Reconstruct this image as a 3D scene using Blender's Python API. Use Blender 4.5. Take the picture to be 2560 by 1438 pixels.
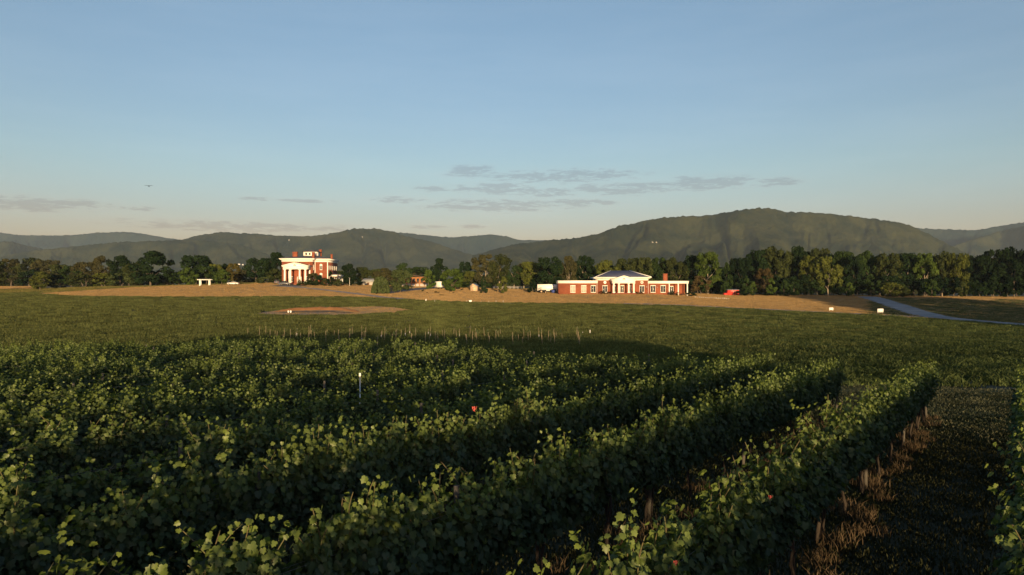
import bpy, math, random
import numpy as np
from mathutils import Vector, Matrix

S = bpy.context.scene
COL = S.collection
for o in list(bpy.data.objects):
    bpy.data.objects.remove(o)
F, CX, CY, EZ = 1750.0, 1280.0, 719.0, 12.0      # focal length in photo pixels, centre, eye height
rng = np.random.default_rng(7)
random.seed(7)

# ---------------------------------------------------------------- camera, sun, sky, exposure
cam = bpy.data.objects.new('camera', bpy.data.cameras.new('camera'))
COL.objects.link(cam)
cam.location = (0, 0, EZ)
cam.rotation_euler = (math.radians(90), 0, 0)
cam.data.sensor_width = 36
cam.data.lens = 36 * F / 2560
cam.data.clip_start = 0.1
cam.data.clip_end = 60000
S.camera = cam

SUN_EL, SUN_AZ = math.radians(3.1), math.radians(-6)
lightdir = Vector((math.sin(SUN_AZ) * math.cos(SUN_EL), math.cos(SUN_AZ) * math.cos(SUN_EL), -math.sin(SUN_EL)))
sun = bpy.data.objects.new('sun', bpy.data.lights.new('sun', 'SUN'))
COL.objects.link(sun)
sun.rotation_euler = lightdir.to_track_quat('-Z', 'Y').to_euler()
sun.location = (0, -30, 60)
sun.data.energy = 4.4
sun.data.angle = math.radians(0.5)
sun.data.color = (1.0, 0.70, 0.36)

world = bpy.data.worlds.new('World')
S.world = world
world.use_nodes = True
N = world.node_tree.nodes
L = world.node_tree.links
for n in list(N):
    N.remove(n)


class NT:
    """small helper for writing node trees"""
    def __init__(s, nt):
        s.nt, s.n, s.l = nt, nt.nodes, nt.links

    def put(s, sock, v):
        if isinstance(v, bpy.types.NodeSocket):
            s.l.new(v, sock)
        elif v is not None:
            sock.default_value = v

    def m(s, op, a, b=None, c=None, clamp=False):
        n = s.n.new('ShaderNodeMath')
        n.operation = op
        n.use_clamp = clamp
        for i, v in enumerate((a, b, c)):
            s.put(n.inputs[i], v)
        return n.outputs[0]

    def mix(s, f, a, b, blend='MIX'):
        n = s.n.new('ShaderNodeMix')
        n.data_type = 'RGBA'
        n.blend_type = blend
        s.put(n.inputs[0], f)
        s.put(n.inputs[6], a if not isinstance(a, tuple) else (*a[:3], 1))
        s.put(n.inputs[7], b if not isinstance(b, tuple) else (*b[:3], 1))
        return n.outputs[2]

    def noise(s, vec, scale, detail=3, rough=.55, dim='3D'):
        n = s.n.new('ShaderNodeTexNoise')
        n.noise_dimensions = dim
        s.put(n.inputs['Vector'], vec)
        n.inputs['Scale'].default_value = scale
        n.inputs['Detail'].default_value = detail
        n.inputs['Roughness'].default_value = rough
        return n.outputs[0]

    def remap(s, v, a, b, c=0., d=1.):
        n = s.n.new('ShaderNodeMapRange')
        n.interpolation_type = 'SMOOTHSTEP'
        s.put(n.inputs[0], v)
        for i, x in enumerate((a, b, c, d)):
            n.inputs[i + 1].default_value = x
        return n.outputs[0]

    def xyz(s, x, y, z):
        n = s.n.new('ShaderNodeCombineXYZ')
        for i, v in enumerate((x, y, z)):
            s.put(n.inputs[i], v)
        return n.outputs[0]

    def sep(s, v):
        n = s.n.new('ShaderNodeSeparateXYZ')
        s.put(n.inputs[0], v)
        return n.outputs

    def coord(s, which):
        return s.n.new('ShaderNodeTexCoord').outputs[which]


W = NT(world.node_tree)
sky = N.new('ShaderNodeTexSky')
sky.sky_type = 'NISHITA'
sky.sun_disc = False
sky.sun_elevation = SUN_EL
sky.sun_rotation = math.radians(180) + SUN_AZ
sky.altitude = 200
sky.air_density = 1.0
sky.dust_density = 1.2
sky.ozone_density = 1.6
gx, gy, gz = W.sep(W.coord('Generated'))
az = W.m('MULTIPLY', W.m('ARCTAN2', gx, gy), 57.29578)
el = W.m('MULTIPLY', W.m('ARCSINE', gz), 57.29578)
# thin evening cloud streaks: groups given by azimuth, elevation and extent in degrees
GROUPS = [(1180, 430, 60, 15), (1400, 440, 170, 15), (1240, 472, 95, 12), (1370, 482, 70, 11), (1480, 470, 40, 8),
          (1570, 473, 95, 13), (1770, 458, 110, 15), (1945, 455, 45, 9), (1080, 473, 40, 7), (1000, 500, 60, 8),
          (1240, 515, 180, 14), (1450, 507, 90, 8), (80, 506, 135, 11), (60, 520, 60, 6), (340, 521, 35, 5),
          (600, 567, 230, 11), (770, 502, 60, 4), (640, 497, 30, 4), (1070, 568, 45, 4), (1180, 567, 30, 4)]
env = None
for px, py, wx, wy in GROUPS:
    a0 = math.degrees(math.atan((px - CX) / F))
    e0 = math.degrees(math.atan((CY - py) / F * math.cos(math.radians(a0))))
    wa, we = math.degrees(wx / F), math.degrees(wy / F)
    dx = W.m('MULTIPLY', W.m('SUBTRACT', az, a0), 1 / wa)
    dy = W.m('MULTIPLY', W.m('SUBTRACT', el, e0), 1 / we)
    g = W.m('POWER', 2.71828, W.m('MULTIPLY', W.m('ADD', W.m('MULTIPLY', dx, dx), W.m('MULTIPLY', dy, dy)), -0.6))
    env = g if env is None else W.m('MAXIMUM', env, g)
# the same kind of cloud goes on round the rest of the horizon
out_of_view = W.remap(W.m('ABSOLUTE', az), 36, 48)
band = W.m('MULTIPLY', W.remap(el, 2, 4), W.remap(el, 9, 12, 1, 0))
env = W.m('MAXIMUM', env, W.m('MULTIPLY', W.m('MULTIPLY', out_of_view, band), W.remap(W.noise(W.xyz(W.m('MULTIPLY', az, .06), el, 4.), .8, 1), .45, .7)))
streak = W.noise(W.xyz(W.m('MULTIPLY', az, .62), W.m('MULTIPLY', el, 3.8), 0.3), 1.0, 6, .58)
fine = W.noise(W.xyz(W.m('MULTIPLY', az, 1.1), W.m('MULTIPLY', el, 6.5), 3.3), 1.7, 4, .6)
dens = W.remap(W.m('MULTIPLY', env, W.m('ADD', W.m('ADD', W.m('MULTIPLY', streak, 2.6), W.m('MULTIPLY', fine, 1.9)), -1.58)), .03, .66)
wisp = W.remap(W.noise(W.xyz(W.m('MULTIPLY', az, .05), W.m('MULTIPLY', el, .35), 1.), 1.5, 4), .35, .7)
base = W.mix(1.0, sky.outputs[0], W.mix(W.remap(el, 12, 24), W.mix(W.remap(el, 1., 10), (.88, .74, 1.13), (.93, .97, 1.13)), (.99, 1.04, 1.16)), 'MULTIPLY')
base = W.mix(W.m('MULTIPLY', wisp, .015), base, (6.0, 6.0, 6.0))
lit = W.mix(1.0, base, (1.06, .97, .96), 'MULTIPLY')
shade = W.mix(1.0, base, (.78, .71, .735), 'MULTIPLY')
ccol = W.mix(W.remap(dens, .25, .9), lit, shade)
skyc = W.mix(W.m('MULTIPLY', dens, .8), base, ccol)
bg = N.new('ShaderNodeBackground')
bg.inputs[1].default_value = 0.137
L.new(skyc, bg.inputs[0])
L.new(bg.outputs[0], N.new('ShaderNodeOutputWorld').inputs[0])

S.view_settings.view_transform = 'Standard'
S.view_settings.look = 'None'
S.view_settings.exposure = 1.0
S.view_settings.gamma = 1
S.view_settings.use_curve_mapping = False
S.render.engine = 'CYCLES'
S.cycles.use_denoising = True
S.cycles.max_bounces = 6
S.cycles.diffuse_bounces = 4
S.cycles.transmission_bounces = 4
S.cycles.volume_bounces = 0
S.cycles.caustics_reflective = False
S.cycles.caustics_refractive = False
S.cycles.sample_clamp_indirect = 4


# ---------------------------------------------------------------- helpers: materials
def material(name, col, col2=None, rough=.8, scale=4., detail=4, bump=0., bump_scale=None, spec=.3, stretch=(1, 1, 1), coord='Object', metal=0., bump_dist=.05):
    m = bpy.data.materials.new(name)
    m.use_nodes = True
    t = NT(m.node_tree)
    p = t.n['Principled BSDF']
    v = t.coord(coord)
    mp = t.n.new('ShaderNodeMapping')
    mp.inputs['Scale'].default_value = stretch
    t.l.new(v, mp.inputs[0])
    v = mp.outputs[0]
    f = t.remap(t.noise(v, scale, detail), .3, .7)
    t.put(p.inputs['Base Color'], t.mix(f, col, col2 or tuple(c * .8 for c in col)))
    p.inputs['Roughness'].default_value = rough
    p.inputs['Metallic'].default_value = metal
    p.inputs['Specular IOR Level'].default_value = spec
    if bump:
        b = t.n.new('ShaderNodeBump')
        b.inputs['Strength'].default_value = bump
        b.inputs['Distance'].default_value = bump_dist
        t.l.new(t.noise(v, bump_scale or scale * 4, 3), b.inputs['Height'])
        t.l.new(b.outputs[0], p.inputs['Normal'])
    return m


def foliage_material(name, c1=None, c2=None, trans=.35, gloss=0., jitter=.35, tcol=None):
    """leaf or grass: diffuse and translucent, shade of the leaf from 'tint', of the plant from the object"""
    m = bpy.data.materials.new(name)
    m.use_nodes = True
    t = NT(m.node_tree)
    t.n.remove(t.n['Principled BSDF'])
    out = t.n['Material Output']
    at = t.n.new('ShaderNodeAttribute')
    at.attribute_name = 'tint'
    oi = t.n.new('ShaderNodeObjectInfo')
    if c1 is None:
        base = t.mix(at.outputs['Fac'], t.mix(1., oi.outputs['Color'], (.55, .6, .6), 'MULTIPLY'), t.mix(1., oi.outputs['Color'], (1.45, 1.35, 1.2), 'MULTIPLY'))
    else:
        base = t.mix(at.outputs['Fac'], c1, c2)
    br = t.remap(oi.outputs['Random'], 0, 1, 1 - jitter, 1 + jitter)
    base = t.mix(1., base, t.xyz(br, br, br), 'MULTIPLY')
    d = t.n.new('ShaderNodeBsdfDiffuse')
    t.put(d.inputs[0], base)
    tr = t.n.new('ShaderNodeBsdfTranslucent')
    t.put(tr.inputs[0], t.mix(1., base, tcol or (1.5, 1.5, .6), 'MULTIPLY'))
    ms = t.n.new('ShaderNodeMixShader')
    ms.inputs[0].default_value = trans
    t.l.new(d.outputs[0], ms.inputs[1])
    t.l.new(tr.outputs[0], ms.inputs[2])
    res = ms.outputs[0]
    if gloss:
        g = t.n.new('ShaderNodeBsdfGlossy')
        g.inputs['Roughness'].default_value = .45
        g.inputs[0].default_value = (.8, .8, .8, 1)
        m2 = t.n.new('ShaderNodeMixShader')
        m2.inputs[0].default_value = gloss
        t.l.new(res, m2.inputs[1])
        t.l.new(g.outputs[0], m2.inputs[2])
        res = m2.outputs[0]
    t.l.new(res, out.inputs[0])
    return m


# ---------------------------------------------------------------- helpers: objects
def tag(o, label=None, cat=None, group=None, kind=None):
    for k, v in (('label', label), ('category', cat), ('group', group), ('kind', kind)):
        if v:
            o[k] = v
    return o


def empty(name, loc, rz=0., label=None, cat=None, group=None):
    o = bpy.data.objects.new(name, None)
    COL.objects.link(o)
    o.empty_display_size = .3
    o.location = loc
    o.rotation_euler = (0, 0, rz)
    return tag(o, label, cat, group)


def link(name, me, parent=None, loc=None, rot=None, scale=None):
    o = bpy.data.objects.new(name, me)
    COL.objects.link(o)
    if parent is not None:
        o.parent = parent
    if loc is not None:
        o.location = loc
    if rot is not None:
        o.rotation_euler = rot
    if scale is not None:
        o.scale = scale
    return o


def np_mesh(name, verts, faces, mat, tint=None, smooth=False):
    """verts (n,3); faces (m,k) array of one polygon size, or a list of polygons"""
    me = bpy.data.meshes.new(name)
    verts = np.asarray(verts, dtype=np.float32)
    me.vertices.add(len(verts))
    me.vertices.foreach_set('co', verts.ravel())
    if isinstance(faces, np.ndarray):
        k = faces.shape[1]
        loops, starts = faces.astype(np.int32).ravel(), np.arange(len(faces), dtype=np.int32) * k
    else:
        lens = np.array([len(f) for f in faces], dtype=np.int32)
        loops = np.array([i for f in faces for i in f], dtype=np.int32)
        starts = np.concatenate([[0], np.cumsum(lens)[:-1]]).astype(np.int32)
    me.loops.add(len(loops))
    me.loops.foreach_set('vertex_index', loops)
    me.polygons.add(len(starts))
    me.polygons.foreach_set('loop_start', starts)
    if smooth:
        me.polygons.foreach_set('use_smooth', np.ones(len(starts), dtype=bool))
    me.update(calc_edges=True)
    if tint is not None:
        a = me.attributes.new('tint', 'FLOAT', 'FACE')
        a.data.foreach_set('value', np.asarray(tint, dtype=np.float32))
    for m in (mat if isinstance(mat, (list, tuple)) else [mat]):
        me.materials.append(m)
    return me


class MB:
    """collects simple solids into one mesh"""
    def __init__(s):
        s.v, s.f = [], []

    def add(s, vs, fs):
        b = len(s.v)
        s.v += [tuple(v) for v in vs]
        s.f += [tuple(i + b for i in f) for f in fs]
        return s

    def box(s, x0, x1, y0, y1, z0, z1):
        return s.add([(x0, y0, z0), (x1, y0, z0), (x1, y1, z0), (x0, y1, z0), (x0, y0, z1), (x1, y0, z1), (x1, y1, z1), (x0, y1, z1)],
                     [(0, 3, 2, 1), (4, 5, 6, 7), (0, 1, 5, 4), (1, 2, 6, 5), (2, 3, 7, 6), (3, 0, 4, 7)])

    def prism_y(s, poly, y0, y1):
        """polygon in x,z (anticlockwise seen from the front) pushed along y"""
        n = len(poly)
        s.add([(x, y0, z) for x, z in poly] + [(x, y1, z) for x, z in poly],
              [tuple(range(n)), tuple(range(2 * n - 1, n - 1, -1))] + [(i, i + n, (i + 1) % n + n, (i + 1) % n) for i in range(n)])
        return s

    def prism_z(s, poly, z0, z1, top=1., cx=0, cy=0):
        n = len(poly)
        s.add([(x, y, z0) for x, y in poly] + [(cx + (x - cx) * top, cy + (y - cy) * top, z1) for x, y in poly],
              [tuple(range(n - 1, -1, -1)), tuple(range(n, 2 * n))] + [(i, (i + 1) % n, (i + 1) % n + n, i + n) for i in range(n)])
        return s

    def cyl(s, x, y, z0, z1, r0, r1=None, n=10):
        r1 = r0 if r1 is None else r1
        a = [2 * math.pi * i / n for i in range(n)]
        s.add([(x + r0 * math.cos(t), y + r0 * math.sin(t), z0) for t in a] + [(x + r1 * math.cos(t), y + r1 * math.sin(t), z1) for t in a],
              [tuple(range(n - 1, -1, -1)), tuple(range(n, 2 * n))] + [(i, (i + 1) % n, (i + 1) % n + n, i + n) for i in range(n)])
        return s

    def frustum(s, r0, z0, r1, z1):
        """hip roof: rectangle r0 (x0,x1,y0,y1) at z0 up to rectangle r1 at z1"""
        q = lambda r, z: [(r[0], r[2], z), (r[1], r[2], z), (r[1], r[3], z), (r[0], r[3], z)]
        return s.add(q(r0, z0) + q(r1, z1), [(0, 3, 2, 1), (4, 5, 6, 7), (0, 1, 5, 4), (1, 2, 6, 5), (2, 3, 7, 6), (3, 0, 4, 7)])

    def tube(s, pts, radii, n=6):
        pts = [Vector(p) for p in pts]
        rings = []
        for i, p in enumerate(pts):
            d = (pts[min(i + 1, len(pts) - 1)] - pts[max(i - 1, 0)]).normalized()
            a = d.orthogonal().normalized() if abs(d.z) < .9 else Vector((1, 0, 0)).cross(d).normalized()
            b = d.cross(a)
            rings.append([p + (a * math.cos(2 * math.pi * k / n) + b * math.sin(2 * math.pi * k / n)) * radii[i] for k in range(n)])
        fs = [(i * n + k, i * n + (k + 1) % n, (i + 1) * n + (k + 1) % n, (i + 1) * n + k) for i in range(len(pts) - 1) for k in range(n)]
        fs += [tuple(range(n - 1, -1, -1)), tuple(range((len(pts) - 1) * n, len(pts) * n))]
        return s.add([v for r in rings for v in r], fs)

    def mesh(s, name, mat, smooth=False):
        return np_mesh(name, np.array(s.v), s.f, mat, smooth=smooth)

    def build(s, name, mat, parent=None, loc=None, rot=None, smooth=False):
        return link(name, s.mesh(name, mat, smooth), parent, loc, rot)


def scatter(name, pts, rz, sc, protos, kind='stuff', label=None):
    """one object of uncountable plants: geometry-node instances of the proto meshes on its points"""
    me = bpy.data.meshes.new(name)
    pts = np.asarray(pts, dtype=np.float32)
    me.vertices.add(len(pts))
    me.vertices.foreach_set('co', pts.ravel())
    for nm, arr in (('rz', rz), ('sc', sc)):
        a = me.attributes.new(nm, 'FLOAT', 'POINT')
        a.data.foreach_set('value', np.asarray(arr, dtype=np.float32))
    o = link(name, me)
    tag(o, label, None, None, kind)
    src = bpy.data.collections.new(name + '_kinds')
    for i, p in enumerate(protos):
        src.objects.link(bpy.data.objects.new(f'{name}_tuft', p))
    nt = bpy.data.node_groups.new(name, 'GeometryNodeTree')
    nt.interface.new_socket('Geometry', in_out='INPUT', socket_type='NodeSocketGeometry')
    nt.interface.new_socket('Geometry', in_out='OUTPUT', socket_type='NodeSocketGeometry')
    gi, go = nt.nodes.new('NodeGroupInput'), nt.nodes.new('NodeGroupOutput')
    iop = nt.nodes.new('GeometryNodeInstanceOnPoints')
    ci = nt.nodes.new('GeometryNodeCollectionInfo')
    ci.inputs['Collection'].default_value = src
    ci.inputs['Separate Children'].default_value = True
    ci.inputs['Reset Children'].default_value = True
    def attr(nm):
        n = nt.nodes.new('GeometryNodeInputNamedAttribute')
        n.data_type = 'FLOAT'
        n.inputs['Name'].default_value = nm
        return n.outputs['Attribute']
    cx = nt.nodes.new('ShaderNodeCombineXYZ')
    nt.links.new(attr('rz'), cx.inputs[2])
    er = nt.nodes.new('FunctionNodeEulerToRotation')
    nt.links.new(cx.outputs[0], er.inputs[0])
    nt.links.new(gi.outputs[0], iop.inputs['Points'])
    nt.links.new(ci.outputs[0], iop.inputs['Instance'])
    iop.inputs['Pick Instance'].default_value = True
    nt.links.new(er.outputs[0], iop.inputs['Rotation'])
    nt.links.new(attr('sc'), iop.inputs['Scale'])
    nt.links.new(iop.outputs[0], go.inputs[0])
    md = o.modifiers.new('scatter', 'NODES')
    md.node_group = nt
    return o


# ---------------------------------------------------------------- terrain
PXS = np.array([0, 300, 700, 1000, 1300, 1560, 1900, 2200, 2560], float)
US = (PXS - CX) / F
PY = {  # photo height of the ground line at each depth, along the nine bearings above
    80: [862] * 9,
    115: [820, 818, 820, 823, 826, 828, 830, 832, 835],
    150: [785, 785, 789, 793, 796, 800, 803, 805, 812],
    200: [758, 755, 757, 762, 765, 768, 774, 779, 784],
    250: [741, 735, 733, 738, 745, 745, 753, 758, 763],
    265: [738, 729.5, 725.5, 732, 739.5, 734.5, 749.5, 753.5, 758],
    300: [731, 717, 709, 717, 727, 731, 740, 742, 745],
    340: [724, 716, 707, 714, 722, 729, 737, 740, 742],
    420: [716, 714, 706, 712, 717, 727, 735, 738, 740]}
YS = np.arange(0, 2001, 2.0)
ZT = []
for j in range(9):
    yy, zz = [0, 40, 70], [-4.2, -4.2 - .0291 * 40, -4.2 - .0291 * 70]
    for Yk in PY:
        yy.append(Yk)
        zz.append(-(PY[Yk][j] - CY) * Yk / F)
    yy += [560, 800, 2000]
    zz += [zz[-1] - 2.5, -8, -9]
    z = np.interp(YS, yy, zz)
    k = np.exp(-.5 * (np.arange(-10, 11) / 4.) ** 2)
    k /= k.sum()
    zp = np.pad(z, 10, mode='edge')
    zs = np.convolve(zp, k, 'valid')
    zs[:20] = z[:20]
    ZT.append(zs)
ZT = np.array(ZT)


def zf(X, Y):
    """ground height"""
    X, Y = np.asarray(X, float), np.asarray(Y, float)
    Yc = np.clip(Y, 1.0, 1999.0)
    u = np.clip(X / Yc, US[0], US[-1])
    fi = np.clip(Yc / 2.0, 0, len(YS) - 2 + .999)
    i = fi.astype(int)
    a = fi - i
    fj = np.interp(u, US, np.arange(9))
    j = np.minimum(fj.astype(int), 7)
    b = fj - j
    b = b * b * (3 - 2 * b)
    z = (ZT[j, i] * (1 - a) + ZT[j, i + 1] * a) * (1 - b) + (ZT[j + 1, i] * (1 - a) + ZT[j + 1, i + 1] * a) * b
    z = np.where(Y < 1, -4.2 - .0291 * np.clip(Y, -40, 1), z)
    return z + EZ


def hit(px, py, y0=40., y1=335.):
    """where the line of sight through a photo pixel meets the ground"""
    Y = np.arange(y0, y1, .25)
    g = zf((px - CX) / F * Y, Y)
    ray = EZ - (py - CY) / F * Y
    k = np.nonzero(ray <= g)[0]
    i = k[0] if len(k) else np.argmin(ray - g)
    return Vector(((px - CX) / F * Y[i], Y[i], g[i]))


def on_ground(px, Y):
    X = (px - CX) / F * Y
    return Vector((X, Y, float(zf(X, Y))))


def vnoise(x, y, seed=0):
    """smooth value noise, vectorised"""
    def h(i, j):
        n = np.sin(i * 127.1 + j * 311.7 + seed * 74.7) * 43758.5453
        return n - np.floor(n)
    i, j = np.floor(x), np.floor(y)
    a, b = x - i, y - j
    a, b = a * a * (3 - 2 * a), b * b * (3 - 2 * b)
    return (h(i, j) * (1 - a) + h(i + 1, j) * a) * (1 - b) + (h(i, j + 1) * (1 - a) + h(i + 1, j + 1) * a) * b


def fbm(x, y, seed=0, o=4):
    return sum(vnoise(x * 2 ** k, y * 2 ** k, seed + k * 13) / 2 ** k for k in range(o)) / sum(1 / 2 ** k for k in range(o))

# ---------------------------------------------------------------- ground
M = {}
M['soil'] = material('rough_grass_ground', (.045, .046, .024), (.030, .034, .018), .95, .35, 6, .5, 3.)
M['lawn'] = material('dry_lawn', (.30, .21, .10), (.23, .17, .075), .95, .12, 6, .4, 2., stretch=(.35, 1, 1))
M['meadow'] = material('dry_meadow', (.34, .22, .10), (.26, .16, .07), .95, .1, 5, .3, 2.)
M['gravel'] = material('pale_gravel', (.30, .28, .27), (.22, .21, .21), .95, .8, 6, .5, 6.)
M['road'] = material('blue_grey_gravel', (.25, .255, .27), (.15, .155, .17), .95, .25, 6, .5, 6.)
M['asphalt'] = material('grey_asphalt', (.10, .10, .11), (.075, .075, .08), .9, .8, 5, .3, 6.)
M['tan_dirt'] = material('tan_dirt', (.25, .19, .12), (.19, .15, .085), .95, .25, 6, .5, 3.)
M['red_clay'] = material('orange_clay', (.34, .16, .055), (.26, .12, .04), .95, .5, 6, .6, 3.)
M['dark_strip'] = material('dark_strip', (.05, .035, .025), (.035, .025, .02), .95, .8)

ang = np.radians(np.concatenate([np.linspace(-180, -48, 34)[:-1], np.linspace(-48, 48, 241), np.linspace(48, 180, 34)[1:-1]]))
rad = np.concatenate([[.4], np.arange(2, 80, 2.), np.arange(80, 430, 3.), np.geomspace(430, 9400, 40)])
A, R = np.meshgrid(ang, rad, indexing='ij')
R = np.where(np.abs(A) > np.radians(100), np.minimum(R, 400 + R * 1e-3), np.where(np.abs(A) > np.radians(60), np.minimum(R, 3000 + R * 1e-3), R))
GX, GY = R * np.sin(A), R * np.cos(A)
GZ = zf(GX, GY)
na, nr = A.shape
idx = np.arange(na * nr).reshape(na, nr)
i2 = np.roll(idx, -1, axis=0)
quads = np.stack([idx[:, :-1], idx[:, 1:], i2[:, 1:], i2[:, :-1]], -1).reshape(-1, 4)
g = link('ground', np_mesh('ground', np.stack([GX, GY, GZ], -1).reshape(-1, 3), quads[:, ::-1].copy(), M['soil'], smooth=True))
tag(g, kind='structure')

LAWN_LOW = [(100, 735.5), (200, 741), (440, 743), (700, 742), (850, 742), (950, 746), (1060, 752), (1200, 757), (1400, 759), (1560, 762), (1700, 765), (1800, 770), (1900, 775), (2000, 780), (2200, 790), (2300, 797), (2560, 815), (2750, 830)]
LAWN_TOP = [(100, 734), (200, 728), (330, 719), (440, 715), (520, 713), (700, 709)]
lawn_px = np.arange(100, 2751, 10.)
lawn_lo = np.array([hit(p, np.interp(p, *zip(*LAWN_LOW))).y for p in lawn_px])
lawn_hi = np.array([hit(p, np.interp(p, *zip(*LAWN_TOP))).y if p < 640 else 331 for p in lawn_px])
lawn_hi = np.maximum(np.minimum(lawn_hi, 331), lawn_lo + .5)


def sheet(name, pxs, ylo, yhi, mat, dz, n=44):
    t = np.linspace(0, 1, n)
    P, T = np.meshgrid(np.arange(len(pxs)), t, indexing='ij')
    Y = np.asarray(ylo)[P] * (1 - T) + np.asarray(yhi)[P] * T
    X = (np.asarray(pxs)[P] - CX) / F * Y
    k = np.arange(P.size).reshape(P.shape)
    q = np.stack([k[:-1, :-1], k[1:, :-1], k[1:, 1:], k[:-1, 1:]], -1).reshape(-1, 4)
    return tag(link(name, np_mesh(name, np.stack([X, Y, zf(X, Y) + dz], -1).reshape(-1, 3), q, mat, smooth=True)), kind='structure')


lawn_edge = lawn_lo + (fbm(lawn_px * .03, lawn_px * 0, 5) - .5) * 5
sheet('lawn', lawn_px, lawn_edge, lawn_hi, M['lawn'], .07, 60)
sheet('meadow', np.arange(-160, 95, 8.), np.full(32, 352.), np.full(32, 432.), M['meadow'], .10, 14)


def ribbon(name, pts, width, mat, dz, wob=.3):
    P = [hit(*p) for p in pts]
    out = []
    for a, b in zip(P[:-1], P[1:]):
        n = max(2, int((b - a).length / 2.5))
        out += [a.lerp(b, i / n) for i in range(n)]
    out.append(P[-1])
    X, Y = np.array([p.x for p in out]), np.array([p.y for p in out])
    for _ in range(6):
        X[1:-1] = (X[:-2] + X[1:-1] * 2 + X[2:]) / 4
        Y[1:-1] = (Y[:-2] + Y[1:-1] * 2 + Y[2:]) / 4
    tx, ty = np.gradient(X), np.gradient(Y)
    ln = np.hypot(tx, ty) + 1e-6
    w = width / 2 + (vnoise(np.arange(len(X)) * .4, X * 0, 9) - .5) * wob
    vs = []
    for s_ in (-1, -.5, 0, .5, 1):
        x, y = X - ty / ln * w * s_, Y + tx / ln * w * s_
        vs.append(np.stack([x, y, zf(x, y) + dz], -1))
    V = np.stack(vs, 1)
    k = np.arange(V.shape[0] * 5).reshape(-1, 5)
    q = np.stack([k[:-1, :-1], k[:-1, 1:], k[1:, 1:], k[1:, :-1]], -1).reshape(-1, 4)
    return tag(link(name, np_mesh(name, V.reshape(-1, 3), q[:, ::-1].copy(), mat, smooth=True)), kind='structure'), X, Y, w


road, RX, RY, RW = ribbon('gravel_road', [(2165, 742.5), (2200, 751), (2245, 766), (2290, 781), (2335, 793), (2400, 801), (2480, 807), (2570, 814), (2700, 824)], 7.4, M['road'], .14)
track, TX, TY, TW = ribbon('farm_track', [(2345, 796), (2200, 788.5), (2080, 782), (1950, 776), (1800, 768.5), (1700, 763.5), (1560, 760)], 2.6, M['gravel'], .11, .8)
drive, DX, DY, DW = ribbon('driveway', [(1010, 748), (960, 744), (915, 738), (880, 734), (850, 730), (800, 724), (745, 718.5), (700, 715.5)], 3.2, M['gravel'], .12, .6)
lot, AX, AY, AW = ribbon('asphalt_lane', [(960, 734), (985, 730), (1020, 726), (1060, 721.5), (1110, 719.5)], 6.0, M['asphalt'], .13)
court, QX, QY, QW = ribbon('parking_court', [(702, 713.6), (722, 714.4), (752, 715.6)], 7.0, M['asphalt'], .15)

# bare earth patch with a dug basin in the middle of the green field
PATCH = [(632, 787), (700, 777), (760, 772), (850, 769.5), (945, 767.5), (985, 770), (1028, 777), (985, 782), (930, 786), (830, 789.5), (720, 790)]
pp = [hit(*p) for p in PATCH]
pc = sum(pp, Vector()) / len(pp)
vs, nseg = [(pc.x, pc.y, float(zf(pc.x, pc.y)) + .16)], 8
ring = []
for a, b in zip(pp, pp[1:] + pp[:1]):
    ring += [a.lerp(b, i / nseg) for i in range(nseg)]
fs, m = [], len(ring)
for lv in range(1, 7):
    for p in ring:
        q = pc.lerp(p, lv / 6 * (1 + .02 * random.uniform(-1, 1)))
        vs.append((q.x, q.y, float(zf(q.x, q.y)) + .16))
for i in range(m):
    fs.append((0, 1 + (i + 1) % m, 1 + i))
    for lv in range(5):
        a, b = 1 + lv * m + i, 1 + lv * m + (i + 1) % m
        fs.append((a, b, b + m, a + m))
tag(link('bare_patch', np_mesh('bare_patch', vs, fs, M['tan_dirt'], smooth=True)), kind='structure')
PATCH_XY = np.array([(p.x, p.y) for p in pp])


def in_poly(X, Y, poly):
    r = np.zeros(len(X), bool)
    j = len(poly) - 1
    for i in range(len(poly)):
        xi, yi = poly[i]
        xj, yj = poly[j]
        r ^= ((yi > Y) != (yj > Y)) & (X < (xj - xi) * (Y - yi) / (yj - yi + 1e-9) + xi)
        j = i
    return r


def berm(name, pts, h, w, mat, dz=.1):
    P = [hit(*p) for p in pts]
    mb_v, mb_f = [], []
    out = []
    for a, b in zip(P[:-1], P[1:]):
        out += [a.lerp(b, i / 10) for i in range(10)]
    n = len(out)
    for i, p in enumerate(out):
        e = math.sin(math.pi * i / (n - 1)) ** .5
        for k, (dy, hh) in enumerate(((-w, 0), (-w * .35, .75), (0, 1), (w * .4, .8), (w, 0))):
            x, y = p.x, p.y + dy * (.5 + .5 * e)
            mb_v.append((x, y, float(zf(x, y)) + dz + h * hh * e * random.uniform(.8, 1.15)))
    for i in range(n - 1):
        for k in range(4):
            a = i * 5 + k
            mb_f.append((a, a + 5, a + 6, a + 1))
    return tag(link(name, np_mesh(name, mb_v, mb_f, mat, smooth=True)), kind='structure')


berm('earth_bank', [(684, 781.5), (740, 777.5), (800, 776), (860, 777), (905, 783)], .75, 2.2, M['red_clay'], .12)
berm('basin_strip', [(700, 783), (760, 781.8), (830, 781.8), (890, 784.5)], .06, 1.3, M['dark_strip'], .2)  # thin dark brown strip laid in front of the bank

# ---------------------------------------------------------------- mountains
M['forest'] = material('forested_slope', (.007, .016, .010), (.044, .050, .022), .95, .0055, 10, 1., .045, spec=0, bump_dist=7.)
M['forest_hazed'] = material('haze_blue_slope', (.008, .024, .028), (.026, .042, .038), .95, .005, 9, .8, .03, spec=0, bump_dist=7.)  # distance haze painted in: bluer than the nearer forest
SLOPES = []


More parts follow.
